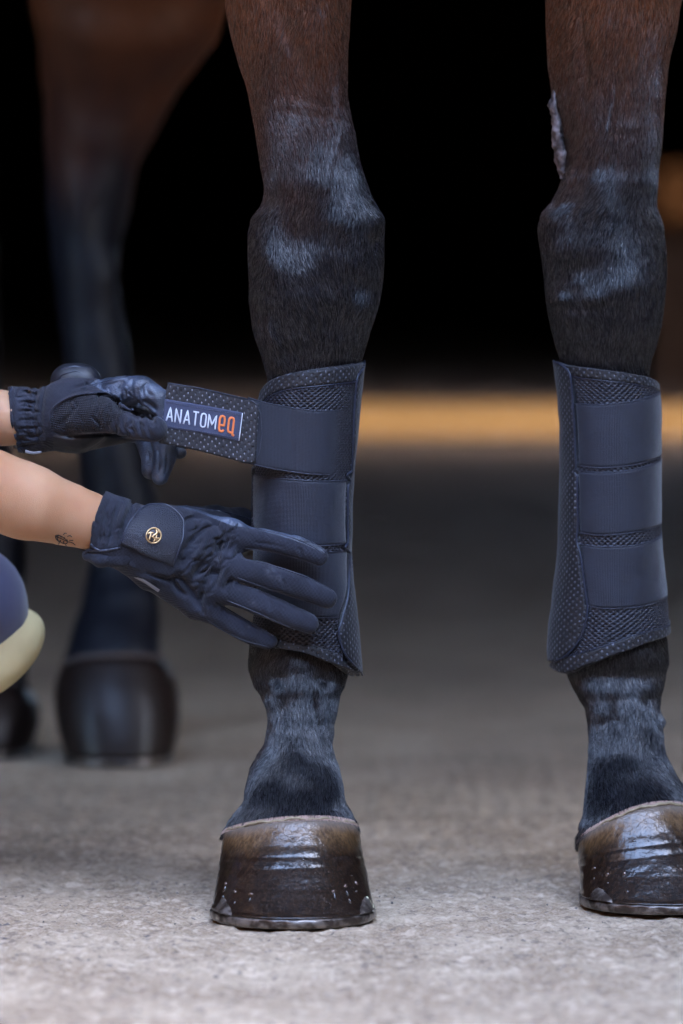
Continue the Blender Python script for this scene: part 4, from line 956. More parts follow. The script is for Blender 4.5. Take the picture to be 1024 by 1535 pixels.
# the letters, as satin-stitched strokes
X0, X1, TB, BB = .045, .93, .26, .74
GL = {'A': ([[(0, 1), (.5, 0), (1, 1)], [(.2, .68), (.8, .68)]], .80), 'N': ([[(0, 1), (0, 0), (.9, 1), (.9, 0)]], .80), 'T': ([[(0, 0), (1, 0)], [(.5, 0), (.5, 1)]], .74),
      'O': ([[(.5, 0), (.12, .07), (0, .22), (0, .78), (.12, .93), (.5, 1), (.88, .93), (1, .78), (1, .22), (.88, .07), (.5, 0)]], .66), 'M': ([[(0, 1), (0, 0), (.5, .72), (1, 0), (1, 1)]], .98)}
cur = 0.0; adv = []
word = 'ANATOM'
for ch in word: adv.append((ch, cur)); cur += GL[ch][1] + .36
total = cur + 2.3
def lx(q): return X0 + (X1 - X0) * q / total
def stroke_obj(strokes, x, wd_, y0, y1, r, mat, name):
    prt = []
    for s_ in strokes:
        P = np.array([LP(lx(x + wd_ * a), y0 + (y1 - y0) * b) for a, b in s_]); 
        q = np.concatenate([np.linspace(P[i], P[i+1], 8)[(0 if i == 0 else 1):] for i in range(len(P) - 1)])
        V, f = tube(q, r, 8); V = np.asarray(V); c = np.repeat(q, 8, 0); V[:len(c), 1] = c[:, 1] + (V[:len(c), 1] - c[:, 1]) * .55
        prt.append((V, f))
    V, f = join(prt); return obj(name, new_mesh(name, V, f, mat), lab)
for ch, x in adv: stroke_obj(GL[ch][0], x, GL[ch][1], TB, BB, .00062, mat_white, 'letter')
xe = cur + .10
stroke_obj([[(.08, .60), (.95, .60), (.95, .18), (.80, .03), (.5, 0), (.2, .03), (.05, .18), (.05, .82), (.2, .97), (.5, 1), (.82, .97), (.93, .86)]], xe, .72, TB - .02, BB + .03, .00088, mat_orange, 'letter')
stroke_obj([[(.92, 1), (.5, 1), (.2, .97), (.05, .82), (.05, .18), (.2, .03), (.5, 0), (.8, .03), (.95, .18), (.95, 1.14), (1.28, 1.17)]], xe + 1.22, .72, TB - .02, BB + .01, .00088, mat_orange, 'letter')

# ------------------------------------------------------------------ the person: crouching to the left of the horse
person = thing('person', 'crouching person in navy riding gloves reaching in from the left', 'person', (-.55, 3.95, 0))
def A3(*p): return at(p[0], p[1], p[2])
Fp = Field((-.86, 3.5, -.01), (-.02, 4.42, 1.16), .0065)
EL, ER = A3(-330, 622, 3.70), A3(-400, 575, 3.95)
SLo, SUp = np.array([-.50, 3.80, .86]), np.array([-.56, 4.14, .86])
# forearms (right one is the lower, in front)
Fp.cone(A3(146, 785, 3.792), A3(40, 752, 3.772), .0222, .0292, 0, nrm=(0, 1, 0), fl=1.1)
Fp.cone(A3(40, 752, 3.772), A3(-160, 686, 3.745), .0292, .0400, .006)
Fp.cone(A3(-160, 686, 3.745), EL, .0400, .037, .01); Fp.cone(EL, SLo, .038, .046, .01)
Fp.cone(A3(24, 628, 3.845), A3(-40, 624, 3.86), .0215, .0250, .0, nrm=(0, 1, 0), fl=.9)
Fp.cone(A3(-40, 624, 3.86), A3(-200, 603, 3.90), .0250, .036, .006); Fp.cone(A3(-200, 603, 3.90), ER, .036, .036, .01); Fp.cone(ER, SUp, .038, .046, .01)
CH = np.array([-.60, 3.98, .84]); PV = np.array([-.70, 4.06, .42]); HD = np.array([-.50, 3.95, 1.045])
Fp.cone(CH, PV, .115, .13, .05, nrm=(1, 0, .3), fl=1.15); Fp.cone(SLo, SUp, .055, .055, .05); Fp.cone(CH + [0, 0, .06], HD - [.03, 0, .08], .055, .048, .04); Fp.cone(HD, HD + [-.01, 0, .03], .078, .088, .02, nrm=(0, 1, 0), fl=1.12)
Fp.cone(HD + [.075, 0, -.03], HD + [.083, 0, -.035], .014, .010, .01); Fp.cone(HD + [.045, 0, -.07], HD + [.055, 0, -.075], .03, .022, .02)
KN = A3(-62, 913, 3.98); K2 = np.array([-.40, 4.22, .36])
for kn, hip, ft in ((KN, np.array([-.70, 3.98, .40]), np.array([-.60, 3.97, .09])), (K2, np.array([-.70, 4.16, .42]), np.array([-.60, 4.24, .09]))):
    Fp.cone(hip, kn, .085, .047, .03); Fp.cone(kn, ft, .047, .034, .02); Fp.cone(ft, ft + [.13, 0, -.055], .036, .03, .02); Fp.cone(ft, ft + [-.03, 0, -.05], .034, .03, .02)
V, f = Fp.mesh(3); body = obj('body', new_mesh('body', V, f, mat_skin), person)
bvh_body = BVHTree.FromPolygons([tuple(v) for v in V], [tuple(int(i) for i in q) for q in f])
# breeches, shirt, boots and hair: cloth shells a little proud of the body
def shell(name, prims, mat, h=.008, lo=(-.90, 3.5, -.01), hi=(-.10, 4.46, 1.2), wr=.0):
    Q = Field(lo, hi, h)
    for a in prims: Q.cone(*a[:4], a[4] if len(a) > 4 else .02)
    if wr: 
        idx, P = Q.band(.03); Q.D[idx] += (wr * fbm(P, 14, 3, 3)).astype(np.float32)
    V, f = Q.mesh(2); return obj(name, new_mesh(name, V, f, mat), person)
bp = []
for kn, hip, ft in ((KN, np.array([-.70, 3.98, .40]), np.array([-.60, 3.97, .09])), (K2, np.array([-.70, 4.16, .42]), np.array([-.60, 4.24, .09]))):
    bp += [(hip, kn, .092, .052, .03), (kn, kn + (ft - kn) * .25, .051, .048, .02)]
bp += [(PV + [0, 0, -.02], PV + [.01, 0, .12], .135, .125, .04)]
shell('breeches', bp, mat_breech, .007, wr=.003)
M = Mat('shirt_cloth', (.035, .04, .06), .8); mat_shirt = M.m
shell('shirt', [(CH + [0, 0, .02], PV + [0, 0, .08], .128, .135, .05), (SLo, SUp, .064, .064, .05), (SLo, SLo + (EL - SLo) * .45, .058, .054, .03), (SUp, SUp + (ER - SUp) * .45, .058, .054, .03)], mat_shirt, .008, wr=.004)
M = Mat('brown_hair', (.05, .025, .012), .5); M.bump(M.noise(120, 4, (1, 1, .2)), .004, .8); mat_bh = M.m
shell('hair', [(HD + [-.03, 0, .03], HD + [-.02, 0, .045], .086, .090, .02), (HD + [-.09, 0, .0], HD + [-.14, 0, -.10], .035, .02, .02)], mat_bh, .006, wr=.003)
M = Mat('boot_leather', (.02, .018, .018), .4); mat_bt = M.m
bp = []
for ft, kn in ((np.array([-.60, 3.97, .09]), KN), (np.array([-.60, 4.24, .09]), K2)):
    bp += [(ft + (kn - ft) * .65, ft, .050, .042, .02), (ft, ft + [.14, 0, -.052], .043, .036, .02), (ft, ft + [-.035, 0, -.05], .042, .036, .02)]
shell('riding_boots', bp, mat_bt, .006, lo=(-.78, 3.85, -.008), hi=(-.15, 4.35, .40))
# pale padded edge under the knee
Q = Field((-.44, 3.86, .08), (-.20, 4.14, .34), .003)
c0 = A3(-52, 950, 3.99)
c1 = A3(-26, 986, 3.985)
Q.cone(c1, c1 + [.0005, 0, 0], .058, .058, 0, nrm=(-.50, -.35, .79), fl=2.3)
V, f = Q.mesh(2); o = obj('pad', new_mesh('pad', V, f, mat_cream), person); o['label'] = 'pale cream padded edge just below the bent knee'

# tattoo: a small beetle outline on the inner wrist
def on_skin(px, py):
    d = Vector(at(px, py, 5.0) - np.array([0, 0, CAM_H])).normalized(); h = bvh_body.ray_cast(Vector((0, 0, CAM_H)), d)
    return np.array(h[0]) - np.array(d) * .00035 if h[0] is not None else None
def ink(lines, r=.00042):
    prt = []
    for l in lines:
        q = polyline(np.array(l, float) + [(-9 if l is not lines[0] else -5), -10], np.linspace(0, 1, max(6, 5 * len(l)))); P = [on_skin(*p) for p in q]; P = [p for p in P if p is not None]
        if len(P) > 3: prt.append(tube(P, r, 5))
    return prt
el = [(97 + 9.5 * math.cos(a) * .92 + 2.2 * math.sin(a), 818.5 + 5.6 * math.sin(a) + 3.2 * math.cos(a)) for a in np.linspace(0, 2 * math.pi, 17)]
tl = [el, [(93, 814), (102, 818), (113, 823)], [(95, 812), (93, 817), (96, 821)], [(97, 811.5), (95.5, 816), (97, 822)]] + [[(x, y), (x + 1.3, y + .9), (x + .4, y + 1.6), (x, y)] for x, y in ((100, 813.5), (105, 815.5), (99, 820), (104, 821.5), (109, 819))] \
   + [[(104, 811.5), (107, 809), (109, 809.5)], [(110, 814), (114, 813), (117, 815)], [(98, 823), (97, 826)], [(107, 826), (109, 829)], [(112, 822), (118, 824), (122, 827)], [(113, 820), (119, 820)]]
V, f = join(ink(tl)); obj('beetle_tattoo', new_mesh('beetle_tattoo', V, f, mat_ink), body)

# ------------------------------------------------------------------ gloves
def M2(px, py, Y=3.78): q = at(px, py, Y); return (q[0], q[2])
def crease(Fd, lines, ymax, w=.0016, amp=.0012, taper=True, Y=3.78, gain=2.2):
    """grooves (amp > 0) or folds (amp < 0) drawn on the side of the glove that faces the viewer"""
    idx, P = Fd.band(.005); m = P[:, 1] < ymax; I = tuple(i[m] for i in idx); P = P[m]; P2 = P[:, [0, 2]]; acc = np.zeros(len(P))
    for ln in lines:
        pts = ln[0] if isinstance(ln[0], list) else ln; ww, aa = (ln[1], ln[2]) if isinstance(ln[0], list) else (w, amp)
        q = polyline(np.array([M2(*p, Y) for p in pts]), np.linspace(0, 1, 14))
        n_ = np.nonzero((P2 > q.min(0) - 3 * ww).all(1) & (P2 < q.max(0) + 3 * ww).all(1))[0]
        if len(n_) == 0: continue
        d, fr = seg_dist2(P2[n_], q)
        env = np.sin(np.clip(fr, 0, 1) * math.pi) ** .5 if taper else 1
        acc[n_] += gain * aa * np.exp(-(d / ww) ** 2) * env
    Fd.D[I] += acc.astype(np.float32)

# lower glove: a right hand laid flat over the boot, back of the hand towards the viewer
YB = 3.7855
H = Field(tuple(at(110, 1000, 3.72) - [0, 0, .005]), tuple(at(535, 715, 3.72) + [0, .145, .005]), .00095)
def bp_(px, py, d=0.0):            # a point just in front of the boot's surface for the fingers
    th, z = SL.L.find(px, py); P = SL.pt(th, z, np.array(.0036)); return P[..., 1] - d
fing = {
 'index': ([(362, 806), (400, 810), (445, 820), (478, 834)], [.0090, .0088, .0084, .0072]),
 'middle': ([(350, 852), (395, 862), (445, 878), (490, 897)], [.0097, .0099, .0096, .0080]),
 'ring': ([(335, 886), (375, 898), (420, 917), (463, 935)], [.0095, .0098, .0095, .0080]),
 'pinky': ([(312, 914), (345, 934), (378, 952), (403, 961)], [.0086, .0084, .0080, .0068])}
FY = {'index': (3.806, 3.802, 3.796, 3.797), 'middle': (3.800, 3.795, 3.790, 3.793), 'ring': (3.800, 3.797, 3.793, 3.793), 'pinky': (3.806, 3.806, 3.806, 3.807)}
fp = {k: [A3(p[0], p[1], y) for p, y in zip(v[0], FY[k])] for k, v in fing.items()}
for k, v in fing.items(): H.chain(fp[k], v[1], 0.0, nrm=(.0, 1, .0), fl=1.22)
DF = H.D.copy(); H.D[:] = 1.0
# palm: a slab from the wrist to the knuckles
W0 = A3(165, 792, 3.790); W1 = A3(205, 808, 3.790)
kn_ = {'index': A3(345, 802, 3.806), 'middle': A3(330, 842, 3.802), 'ring': A3(315, 876, 3.803), 'pinky': A3(296, 904, 3.808)}
for a_, k, r0, r1 in ((A3(215, 790, 3.794), 'index', .0130, .0115), (A3(215, 806, 3.792), 'middle', .0150, .0120), (A3(213, 822, 3.793), 'ring', .0150, .0115), (A3(215, 838, 3.796), 'pinky', .0125, .0105)):
    H.cone(a_, kn_[k], r0, r1, .010)
for k, r1 in (('index', .0100), ('middle', .0104), ('ring', .0100), ('pinky', .0090)): H.cone(kn_[k], fp[k][0], .0108, r1 * .96, .009)
H.cone(A3(230, 868, 3.80), A3(288, 902, 3.812), .0085, .0090, .010)      # heel of the little-finger side
H.cone(A3(255, 775, 3.80), A3(330, 785, 3.822), .0095, .0095, .010)      # web towards the thumb
# thumb behind the boot
TH_ = [A3(265, 785, 3.812), A3(320, 782, 3.842), A3(360, 782, 3.868), A3(385, 790, 3.893)]
H.chain(TH_, [.0135, .0125, .0110, .0095], .006)
# wrist and cuff
H.cone(W0, A3(215, 810, 3.793), .0235, .0235, .010, nrm=(0, 1, 0), fl=1.15)
H.cone(A3(140, 782, 3.790), A3(178, 794, 3.791), .0268, .0246, .004, nrm=(0, 1, 0), fl=1.12)
H.cone(A3(160, 818, 3.785), A3(225, 848, 3.795), .0125, .0165, .008)
idx, P = H.band(.03); c_ = A3(143, 783, 3.79); dl = (P - c_) @ np.array([-.97, 0, .24]) - .0016 * np.cos((P[:, 2] - c_[2]) * 120); H.D[idx] = np.maximum(H.D[idx], dl).astype(np.float32)
idx = np.where(H.D < -.02); P = H.lo + np.stack(idx, -1) * H.h; H.D[idx] = np.maximum(H.D[idx], (P - c_) @ np.array([-.97, 0, .24])).astype(np.float32)
# join: fingers keep crisp gaps, knuckles blend
hh = np.clip(.5 + .5 * (DF - H.D) / .0035, 0, 1); H.D = DF + (H.D - DF) * hh - .0035 * hh * (1 - hh)
idx, P = H.band(.006)
H.D[idx] += (.00035 * fbm(P, 120, 2, 4) + .0009 * np.clip(fbm(P * np.array([1, 1, .5]), 70, 2, 8), -1, .4) * sstep(M2(395, 800)[0], M2(300, 800)[0], P[:, 0])).astype(np.float32)
YC = 3.80
# gathers at the cuff
crease(H, [([(160 + 6 * i, 742 + 3 * i), (150 + 6 * i, 775 + 2 * i), (145 + 7 * i, 812)], .0014, .0011) for i in range(1, 5)], YC)
crease(H, [([(199, 752), (190, 780), (181, 812)], .0022, .0026), ([(206, 756), (196, 782), (190, 800)], .0015, .0012), ([(184, 748), (172, 780), (165, 815)], .0016, .0014)], YC)
# folds across the back of the hand
crease(H, [([(268, 850), (280, 822), (300, 800), (330, 785)], .0030, .0022), ([(275, 868), (292, 835), (315, 812), (345, 800)], .0028, -.0012), ([(285, 878), (300, 850), (318, 830)], .0028, .0020),
           ([(262, 858), (275, 872), (288, 893), (300, 915)], .0030, .0022), ([(258, 862), (262, 880), (280, 897)], .0020, .0018), ([(300, 905), (305, 880), (318, 858), (326, 835)], .0026, .0016),
           ([(322, 885), (322, 850), (332, 815), (348, 795)], .0024, .0017), ([(330, 880), (336, 855), (345, 845)], .0016, -.0010), ([(290, 780), (310, 775), (345, 783)], .0024, .0014), ([(268, 790), (285, 779), (300, 776)], .0020, .0014),
           ([(280, 765), (300, 772), (325, 790), (340, 812)], .0016, .0011), ([(342, 836), (330, 850), (326, 870)], .0018, .0013), ([(355, 812), (345, 822), (340, 836)], .0016, .0010), ([(350, 868), (340, 878), (334, 888)], .0018, .0012),
           ([(305, 925), (300, 905), (304, 890)], .0018, .0014), ([(200, 852), (225, 862), (255, 872), (272, 890)], .0018, .0015), ([(190, 843), (215, 858), (240, 872)], .0015, -.0009), ([(245, 872), (262, 868), (276, 872)], .0014, .0012),
           ([(378, 815), (400, 817), (428, 822)], .0010, .0005), ([(420, 868), (426, 875), (424, 884)], .0014, .0006), ([(402, 900), (406, 908), (402, 918)], .0014, .0006), ([(445, 822), (452, 828), (450, 836)], .0012, .0007), ([(360, 938), (366, 944), (362, 952)], .0014, .0007)], YC)
crease(H, [([(330 + 9 * i, 792 + 2 * i), (322 + 9 * i, 818), (318 + 8 * i, 846)], .0011, .0006) for i in range(3)], YC)
rc = np.random.RandomState(3)
crease(H, [([(x_, y_), (x_ + 7 + 8 * rc.rand(), y_ - 10 * rc.rand()), (x_ + 16 + 10 * rc.rand(), y_ - 16 + 10 * rc.randn())], .0008 + .0005 * rc.rand(), .0005 + .0004 * rc.rand()) for x_, y_ in zip(262 + 85 * rc.rand(46), 790 + 105 * rc.rand(46))], YC)
crease(H, [([(x_, y_), (x_ + 3 * rc.randn(), y_ + 8), (x_ + 5 * rc.randn(), y_ + 16)], .0009, .0006) for x_, y_ in zip(142 + 50 * rc.rand(22), 742 + 70 * rc.rand(22))], YC)
# seam ridges along the fingers' upper edges
crease(H, [([(386, 790), (425, 798), (455, 809), (486, 826)], .0007, -.0007), ([(372, 838), (410, 849), (455, 864), (498, 882)], .0007, -.0005), ([(356, 872), (395, 886), (440, 904), (473, 922)], .0007, -.0005)], YC, taper=False, gain=1.0)
V, f = H.mesh(1)
ctr = V[f].mean(1); px, py = proj(ctr)
mi = np.zeros(len(f), int)
mi[inpoly(px, py, [(262, 752), (330, 765), (388, 785), (430, 795), (470, 812), (492, 830), (470, 822), (448, 812), (420, 803), (385, 794), (345, 787), (300, 768), (262, 758)])] = 1     # leather side of index and thumb web
mi[ctr[:, 1] > 3.806] = 2
gR = obj('glove', new_mesh('glove', V, f, [mat_glove, mat_leather, mat_palm], midx=mi), person); gR['label'] = 'navy mesh riding glove on the lower hand'
bR = BVHTree.FromPolygons([tuple(v) for v in V], [tuple(int(i) for i in q) for q in f])
def hit(bv, px, py, d=.0):
    r = Vector(at(px, py, 5.0) - np.array([0, 0, CAM_H])).normalized(); h = bv.ray_cast(Vector((0, 0, CAM_H)), r)
    return np.array(h[0]) - np.array([0, d, 0]) if h[0] is not None else None
def bead(bv, pts, r, name, mat, parent, d=.0003, n=60, k=7):
    q = polyline(np.array(pts, float), np.linspace(0, 1, n)); P = [hit(bv, *p, d) for p in q]; P = np.array([p for p in P if p is not None])
    for _ in range(2): P[1:-1, 1] = (P[:-2, 1] + P[1:-1, 1] * 2 + P[2:, 1]) / 4
    V, f = tube(P, r, k); return obj(name, new_mesh(name, V, f, mat), parent)
def pad(outline, bv, thick, lift, name, mat, parent, rings=14, edge=.0022, n=96, cyl=None):
    """a flat leather piece laid over the glove: outline in the picture, rounded rim"""
    q = polyline(np.array(outline + [outline[0]], float), np.linspace(0, 1, n + 1))[:-1]; c = q.mean(0)
    samp = np.array([p for p in [hit(bv, *(c + (a - c) * s_)) for a in q[::6] for s_ in (.1, .4, .7, .95)] if p is not None])
    A_ = np.c_[np.ones(len(samp)), samp[:, 0], samp[:, 2], samp[:, 0]**2, samp[:, 2]**2, samp[:, 0] * samp[:, 2]]
    co = np.linalg.lstsq(A_, samp[:, 1], rcond=None)[0]
    Y0 = float(samp[:, 1].mean()); rows = []; uv = []
    for s_ in np.r_[np.linspace(0.02, .9, rings), .94, .965, .985, 1.0, 1.0]:
        P = at((c + (q - c) * s_)[:, 0], (c + (q - c) * s_)[:, 1], Y0)
        yb = np.c_[np.ones(n), P[:, 0], P[:, 2], P[:, 0]**2, P[:, 2]**2, P[:, 0] * P[:, 2]] @ co
        ed = (1 - s_) * .018; k_ = min(1, ed / edge); pr = math.sqrt(max(0, 1 - (1 - k_) ** 2))
        P[:, 1] = yb - lift - thick * pr; rows.append(P)
    rows[-1][:, 1] += lift + .004
    V = np.concatenate(rows); m = len(rows); f = [tuple(x) for x in grid_faces(n, m, True, False)] + [tuple(range(n))[::-1]]
    o = obj(name, new_mesh(name, V, [g_[::-1] for g_ in f], mat), parent)
    def at_(px, py, d=0.0):
        P = at(px, py, Y0); y = np.array([1, P[0], P[2], P[0]**2, P[2]**2, P[0] * P[2]]) @ co; P[1] = y - lift - thick - d; return P
    return o, at_
fo = [(183, 814), (187, 800), (194, 784), (203, 771), (213, 762), (226, 757), (242, 757), (257, 763), (268, 772), (275, 785), (275, 800), (270, 820), (263, 838), (259, 850), (240, 842), (220, 833), (200, 822)]
flap, fa = pad(fo, bR, .0016, .0016, 'wrist_flap', mat_flap, gR)
V, f = tube([fa(*p, -.0006) for p in polyline(np.array(fo[:14], float), np.linspace(0, 1, 70))], .0008, 8); obj('piping', new_mesh('piping', V, f, mat_piping), gR)
prt = []
q = polyline(np.array([(189, 811), (198, 786), (208, 770), (226, 762), (242, 762), (262, 772), (269, 788), (264, 812), (256, 842)], float), np.linspace(0, 1, 111))
for i in range(0, 110, 2): prt.append(tube([fa(*q[i], -.0001), fa(*((q[i] + q[i+1]) / 2), .0002), fa(*q[i+1], -.0001)], .00025, 5))
V, f = join(prt); obj('stitches', new_mesh('stitches', V, f, mat_stitch), gR)
# round metal emblem with its open-worked strokes
def disc(cx, cy, r, n, fa_, d0, d1, mat, name, parent):
    top = [fa_(cx + r * math.cos(a), cy + r * math.sin(a), d1) for a in np.linspace(0, 2 * math.pi, n, endpoint=False)]; bot = [fa_(cx + r * math.cos(a), cy + r * math.sin(a), d0) for a in np.linspace(0, 2 * math.pi, n, endpoint=False)]
    V = top + bot + [fa_(cx, cy, d1)]; f = [(i, (i+1) % n, n * 2) for i in range(n)] + [(i, n + i, n + (i+1) % n, (i+1) % n) for i in range(n)]
    return obj(name, new_mesh(name, np.array(V), f, mat), parent)
disc(231, 802, 11.5, 40, fa, -.0004, .0004, mat_emb, 'emblem_ground', gR)
V, f = tube([fa(231 + 11 * math.cos(a), 802 + 11 * math.sin(a), .0006) for a in np.linspace(0, 2 * math.pi, 48, endpoint=False)], .00062, 8, closed=True)
prt = [(V, f)]
for l, r in (([(222.5, 799), (227, 797.5), (230.5, 798.5)], .0008), ([(227, 797), (226, 803), (224, 808)], .0008), ([(234, 793), (236, 798), (230, 803), (237, 810)], .0009), ([(237, 795), (240, 798)], .0009), ([(228, 803), (233, 807), (231, 811.5)], .0007), ([(236, 801), (234, 806), (240, 806)], .0006)):
    prt.append(tube([fa(*p, .0006) for p in polyline(np.array(l, float), np.linspace(0, 1, 9))], r, 7))
V, f = join(prt); obj('emblem', new_mesh('emblem', V, f, mat_gold), gR)
bead(bR, [(158, 735), (150, 750), (141, 768), (133, 785), (131, 800), (134, 812), (141, 821), (150, 826)], .0011, 'cuff_binding', mat_piping, gR, .0002)
bead(bR, [(150, 826), (165, 824), (180, 821)], .0009, 'cuff_binding', mat_piping, gR, .0004)
bead(bR, [(262, 755), (300, 762), (340, 768), (375, 778)], .0005, 'seam', mat_piping, gR)
bead(bR, [(385, 792), (420, 800), (447, 809), (455, 812), (470, 812), (488, 828)], .0004, 'seam', mat_piping, gR)
for pts in ([(372, 792), (400, 796), (440, 807), (470, 820), (488, 834)], [(368, 822), (400, 826), (440, 836), (474, 846)], [(362, 838), (400, 846), (450, 862), (490, 878), (502, 890)], [(356, 866), (395, 880), (440, 896), (484, 911)],
            [(350, 872), (390, 886), (430, 900), (468, 918), (477, 932)], [(340, 900), (375, 914), (420, 934), (458, 949)], [(330, 906), (360, 924), (395, 944), (412, 955)], [(312, 930), (340, 948), (372, 962), (400, 969)]):
    bead(bR, pts, .00038, 'seam', mat_piping, gR, .0001, 70, 6)
# underside lip of the cuff and the small care tag
Q = Field(tuple(at(115, 860, 3.74)), tuple(at(200, 805, 3.74) + [0, .06, 0]), .0009)
Q.cone(A3(133, 832, 3.782), A3(150, 838, 3.778), .0055, .0062, .003, nrm=(0, 0, 1), fl=1.2); Q.cone(A3(150, 838, 3.778), A3(188, 836, 3.781), .0062, .0080, .004)
idx, P = Q.band(.004); Q.D[idx] += (.0006 * fbm(P, 160, 2, 3)).astype(np.float32)
V, f = Q.mesh(1); obj('cuff_lip', new_mesh('cuff_lip', V, f, mat_glove), gR)
V, f = tube([A3(127, 829, 3.777), A3(132, 824.5, 3.775), A3(145, 826, 3.772), A3(165, 826, 3.772), A3(181, 821, 3.773)], .0008, 7); obj('cuff_binding', new_mesh('cuff_binding', V, f, mat_piping), gR)
V, f, uv = ribbon([(198, 861, 3.783), (215, 868, 3.783), (240, 884, 3.783)], [(197, 864, 3.785), (213, 872, 3.785), (237, 888, 3.785)], .0006, 20, 5, .001); obj('care_tag', new_mesh('care_tag', V, f, mat_tag), gR)
# ------------------------------------------------------------------ upper glove: a left hand pinching the end of the tab
U = Field(tuple(at(-10, 735, 3.74) - [0, 0, .005]), tuple(at(290, 535, 3.74) + [0, .15, .005]), .00095)
f_ = {
 'index': ([(178, 588, 3.822), (212, 584, 3.812), (238, 600, 3.806), (250, 636, 3.803)], [.0125, .0112, .0098, .0078]),
 'middle': ([(180, 612, 3.842), (238, 632, 3.836), (249, 678, 3.824), (240, 715, 3.814)], [.0110, .0102, .0098, .0066]),
 'ring': ([(172, 630, 3.852), (218, 650, 3.850), (228, 684, 3.838), (225, 706, 3.832)], [.0108, .0100, .0090, .0066])}
for k, (p, r) in f_.items(): U.chain([A3(*q) for q in p], r, 0)
U.cone(A3(250, 676, 3.832), A3(271, 679, 3.826), .0062, .0048, 0)
U.chain([A3(128, 622, 3.812), A3(168, 624, 3.797), A3(204, 638, 3.783), A3(232, 643, 3.7745)], [.0175, .0138, .0113, .0098], .0)
DF = U.D.copy(); U.D[:] = 1.0
U.cone(A3(48, 630, 3.842), A3(110, 622, 3.832), .0245, .0272, .010, nrm=(0, 1, 0), fl=1.1)
U.cone(A3(110, 622, 3.832), A3(165, 604, 3.832), .0272, .0200, .010, nrm=(0, 1, 0), fl=1.1)
U.cone(A3(120, 650, 3.850), A3(190, 640, 3.855), .0150, .0120, .010)
U.cone(A3(22, 629, 3.845), A3(60, 630, 3.840), .0272, .0250, .004, nrm=(0, 1, 0), fl=1.08)
c_ = A3(17, 629, 3.845); nn_ = np.array([-.97, -.1, -.14])
for thr in (.03,):
    idx = np.where(U.D < .03); P = U.lo + np.stack(idx, -1) * U.h; U.D[idx] = np.maximum(U.D[idx], (P - c_) @ nn_ - .0012 * np.cos((P[:, 2] - c_[2]) * 110)).astype(np.float32)
hh = np.clip(.5 + .5 * (DF - U.D) / .004, 0, 1); U.D = DF + (U.D - DF) * hh - .004 * hh * (1 - hh)
idx, P = U.band(.006)
U.D[idx] += (.0004 * fbm(P, 110, 2, 14) + .0008 * np.clip(fbm(P, 70, 2, 18), -1, .4) * sstep(M2(120, 600)[0], M2(60, 600)[0], P[:, 0])).astype(np.float32)
YU = 3.90
# gathers of the elasticated cuff
crease(U, [([(26, 592 + 13 * i), (40, 590 + 13 * i), (58, 594 + 12 * i)], .0012, .0012) for i in range(7)], YU, Y=3.82)
crease(U, [([(58, 574), (52, 600), (50, 630), (56, 655), (62, 672)], .0020, .0014), ([(46, 575), (40, 600), (38, 630), (46, 660)], .0018, .0009), ([(70, 572), (64, 600), (62, 630), (66, 660)], .0018, .0010), ([(24, 580), (18, 610), (22, 645), (34, 672)], .0012, .0009)], YU, Y=3.82)
# folds on the thumb and round its base
crease(U, [([(150 + 13 * i, 606 + 3 * i), (146 + 13 * i, 622 + 3 * i), (152 + 13 * i, 645 + 2 * i)], .0015, .0010) for i in range(7)], YU, Y=3.79)
crease(U, [([(74, 640), (75, 622), (90, 603), (125, 590), (160, 588), (178, 600)], .0012, -.0012), ([(78, 650), (100, 654), (150, 652), (200, 660)], .0018, .0016), ([(168, 596), (180, 612), (205, 620), (236, 626)], .0022, .0020),
           ([(84, 640), (100, 628), (118, 606)], .0018, .0008), ([(140, 578), (165, 572), (190, 566)], .0014, -.0010), ([(100, 585), (130, 578), (160, 572)], .0016, .0010), ([(186, 572), (180, 585), (182, 600)], .0018, .0012), ([(200, 568), (196, 580), (200, 592)], .0013, .0009),
           ([(222, 574), (214, 584), (216, 596)], .0013, .0010), ([(214, 600), (226, 606), (236, 616)], .0016, .0016), ([(236, 672), (238, 690), (236, 708)], .0012, .0009), ([(250, 680), (250, 695), (246, 712)], .0010, .0005), ([(222, 680), (220, 695)], .0012, .0007)], YU, Y=3.80)
rc = np.random.RandomState(6)
crease(U, [([(x_, y_), (x_ + 2 + 3 * rc.randn(), y_ + 7), (x_ + 5 * rc.randn() + 4, y_ + 15)], .0008 + .0005 * rc.rand(), .0005 + .0004 * rc.rand()) for x_, y_ in zip(90 + 140 * rc.rand(40), 568 + 75 * rc.rand(40))], YU, Y=3.80)
crease(U, [([(x_, y_), (x_ + 9, y_ + 3 * rc.randn()), (x_ + 18, y_ + 4 * rc.randn())], .0009, .0007) for x_, y_ in zip(18 + 30 * rc.rand(26), 584 + 80 * rc.rand(26))], YU, Y=3.82)
V, f = U.mesh(1)
ctr = V[f].mean(1); px, py = proj(ctr); mi = np.zeros(len(f), int)
mi[inpoly(px, py, [(172, 552), (215, 555), (262, 590), (262, 640), (236, 625), (206, 618), (182, 606), (172, 594), (150, 584), (135, 575)])] = 1
mi[(py > 662) & (px > 195)] = 1
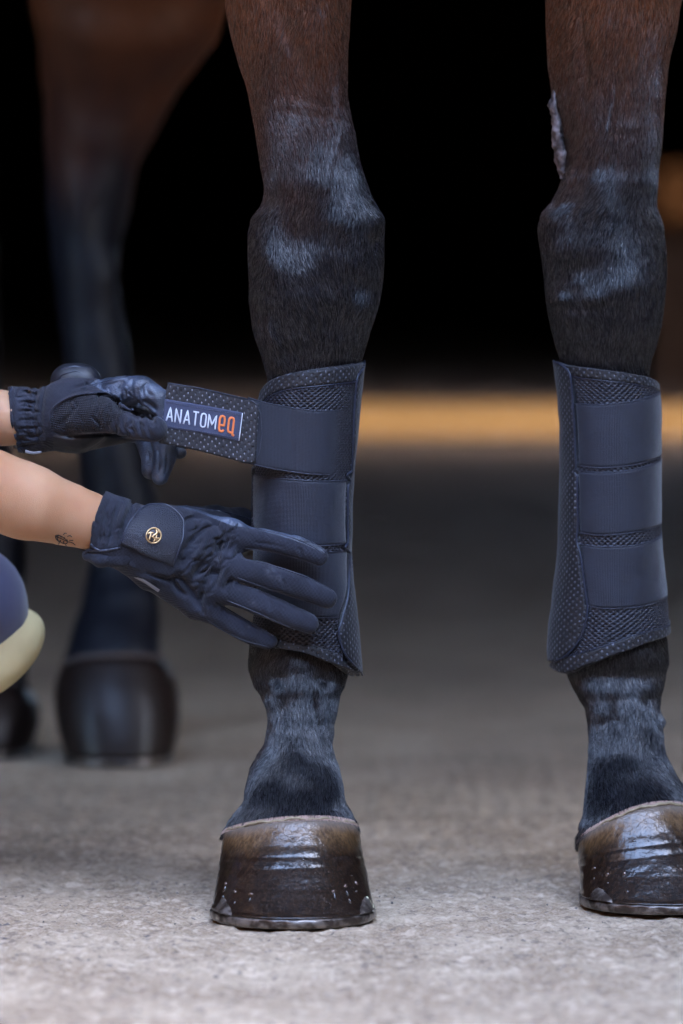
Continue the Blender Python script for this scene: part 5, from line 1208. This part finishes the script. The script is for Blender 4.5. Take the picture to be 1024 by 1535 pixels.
mi[inpoly(px, py, [(76, 642), (76, 624), (92, 604), (126, 592), (160, 590), (176, 602), (190, 616), (150, 648), (110, 648)])] = 3
mi[(py > 652) & (px > 80) & (px < 196)] = 2
gU = obj('glove', new_mesh('glove', V, f, [mat_glove, mat_leather, mat_palm, mat_glove_mesh], midx=mi), person); gU['label'] = 'navy riding glove on the upper hand pinching the strap end'
bU = BVHTree.FromPolygons([tuple(v) for v in V], [tuple(int(i) for i in q) for q in f])
bead(bU, [(18, 580), (11, 600), (10, 625), (15, 650), (24, 668), (33, 678)], .0010, 'cuff_binding', mat_piping, gU, .0002)
bead(bU, [(75, 642), (75, 622), (90, 603), (126, 590), (158, 588), (174, 598)], .0005, 'seam', mat_piping, gU)
bead(bU, [(120, 583), (145, 575), (172, 569), (196, 563)], .0005, 'seam', mat_piping, gU)
# strap flap standing behind the wrist
Q = Field(tuple(at(70, 590, 3.82)), tuple(at(160, 535, 3.82) + [0, .07, 0]), .0009)
Q.cone(A3(98, 572, 3.858), A3(130, 573, 3.856), .0118, .0118, .004, nrm=(0, -.8, .6), fl=1.0)
Q.cone(A3(108, 566, 3.858), A3(118, 565, 3.858), .0085, .0085, .012)
V, f = Q.mesh(1); obj('wrist_flap', new_mesh('wrist_flap', V, f, mat_palm), gU)
V, f = tube([A3(81, 572, 3.852), A3(84, 562, 3.851), A3(95, 553, 3.85), A3(112, 549.5, 3.85), A3(130, 553, 3.85), A3(142, 562, 3.851), A3(148, 570, 3.852)], .0012, 8); obj('piping', new_mesh('piping', V, f, mat_piping), gU)
V, f = tube([A3(86, 573, 3.846), A3(92, 562, 3.846), A3(112, 556, 3.846), A3(132, 561, 3.846), A3(140, 569, 3.847)], .0005, 6); obj('piping', new_mesh('piping', V, f, mat_piping), gU)
V, f, uv = ribbon([(38, 674, 3.80), (50, 677, 3.80), (62, 676, 3.80)], [(38, 679, 3.80), (50, 681, 3.80), (62, 679, 3.80)], .0006, 16, 5, .001); obj('care_tag', new_mesh('care_tag', V, f, mat_tag), gU)
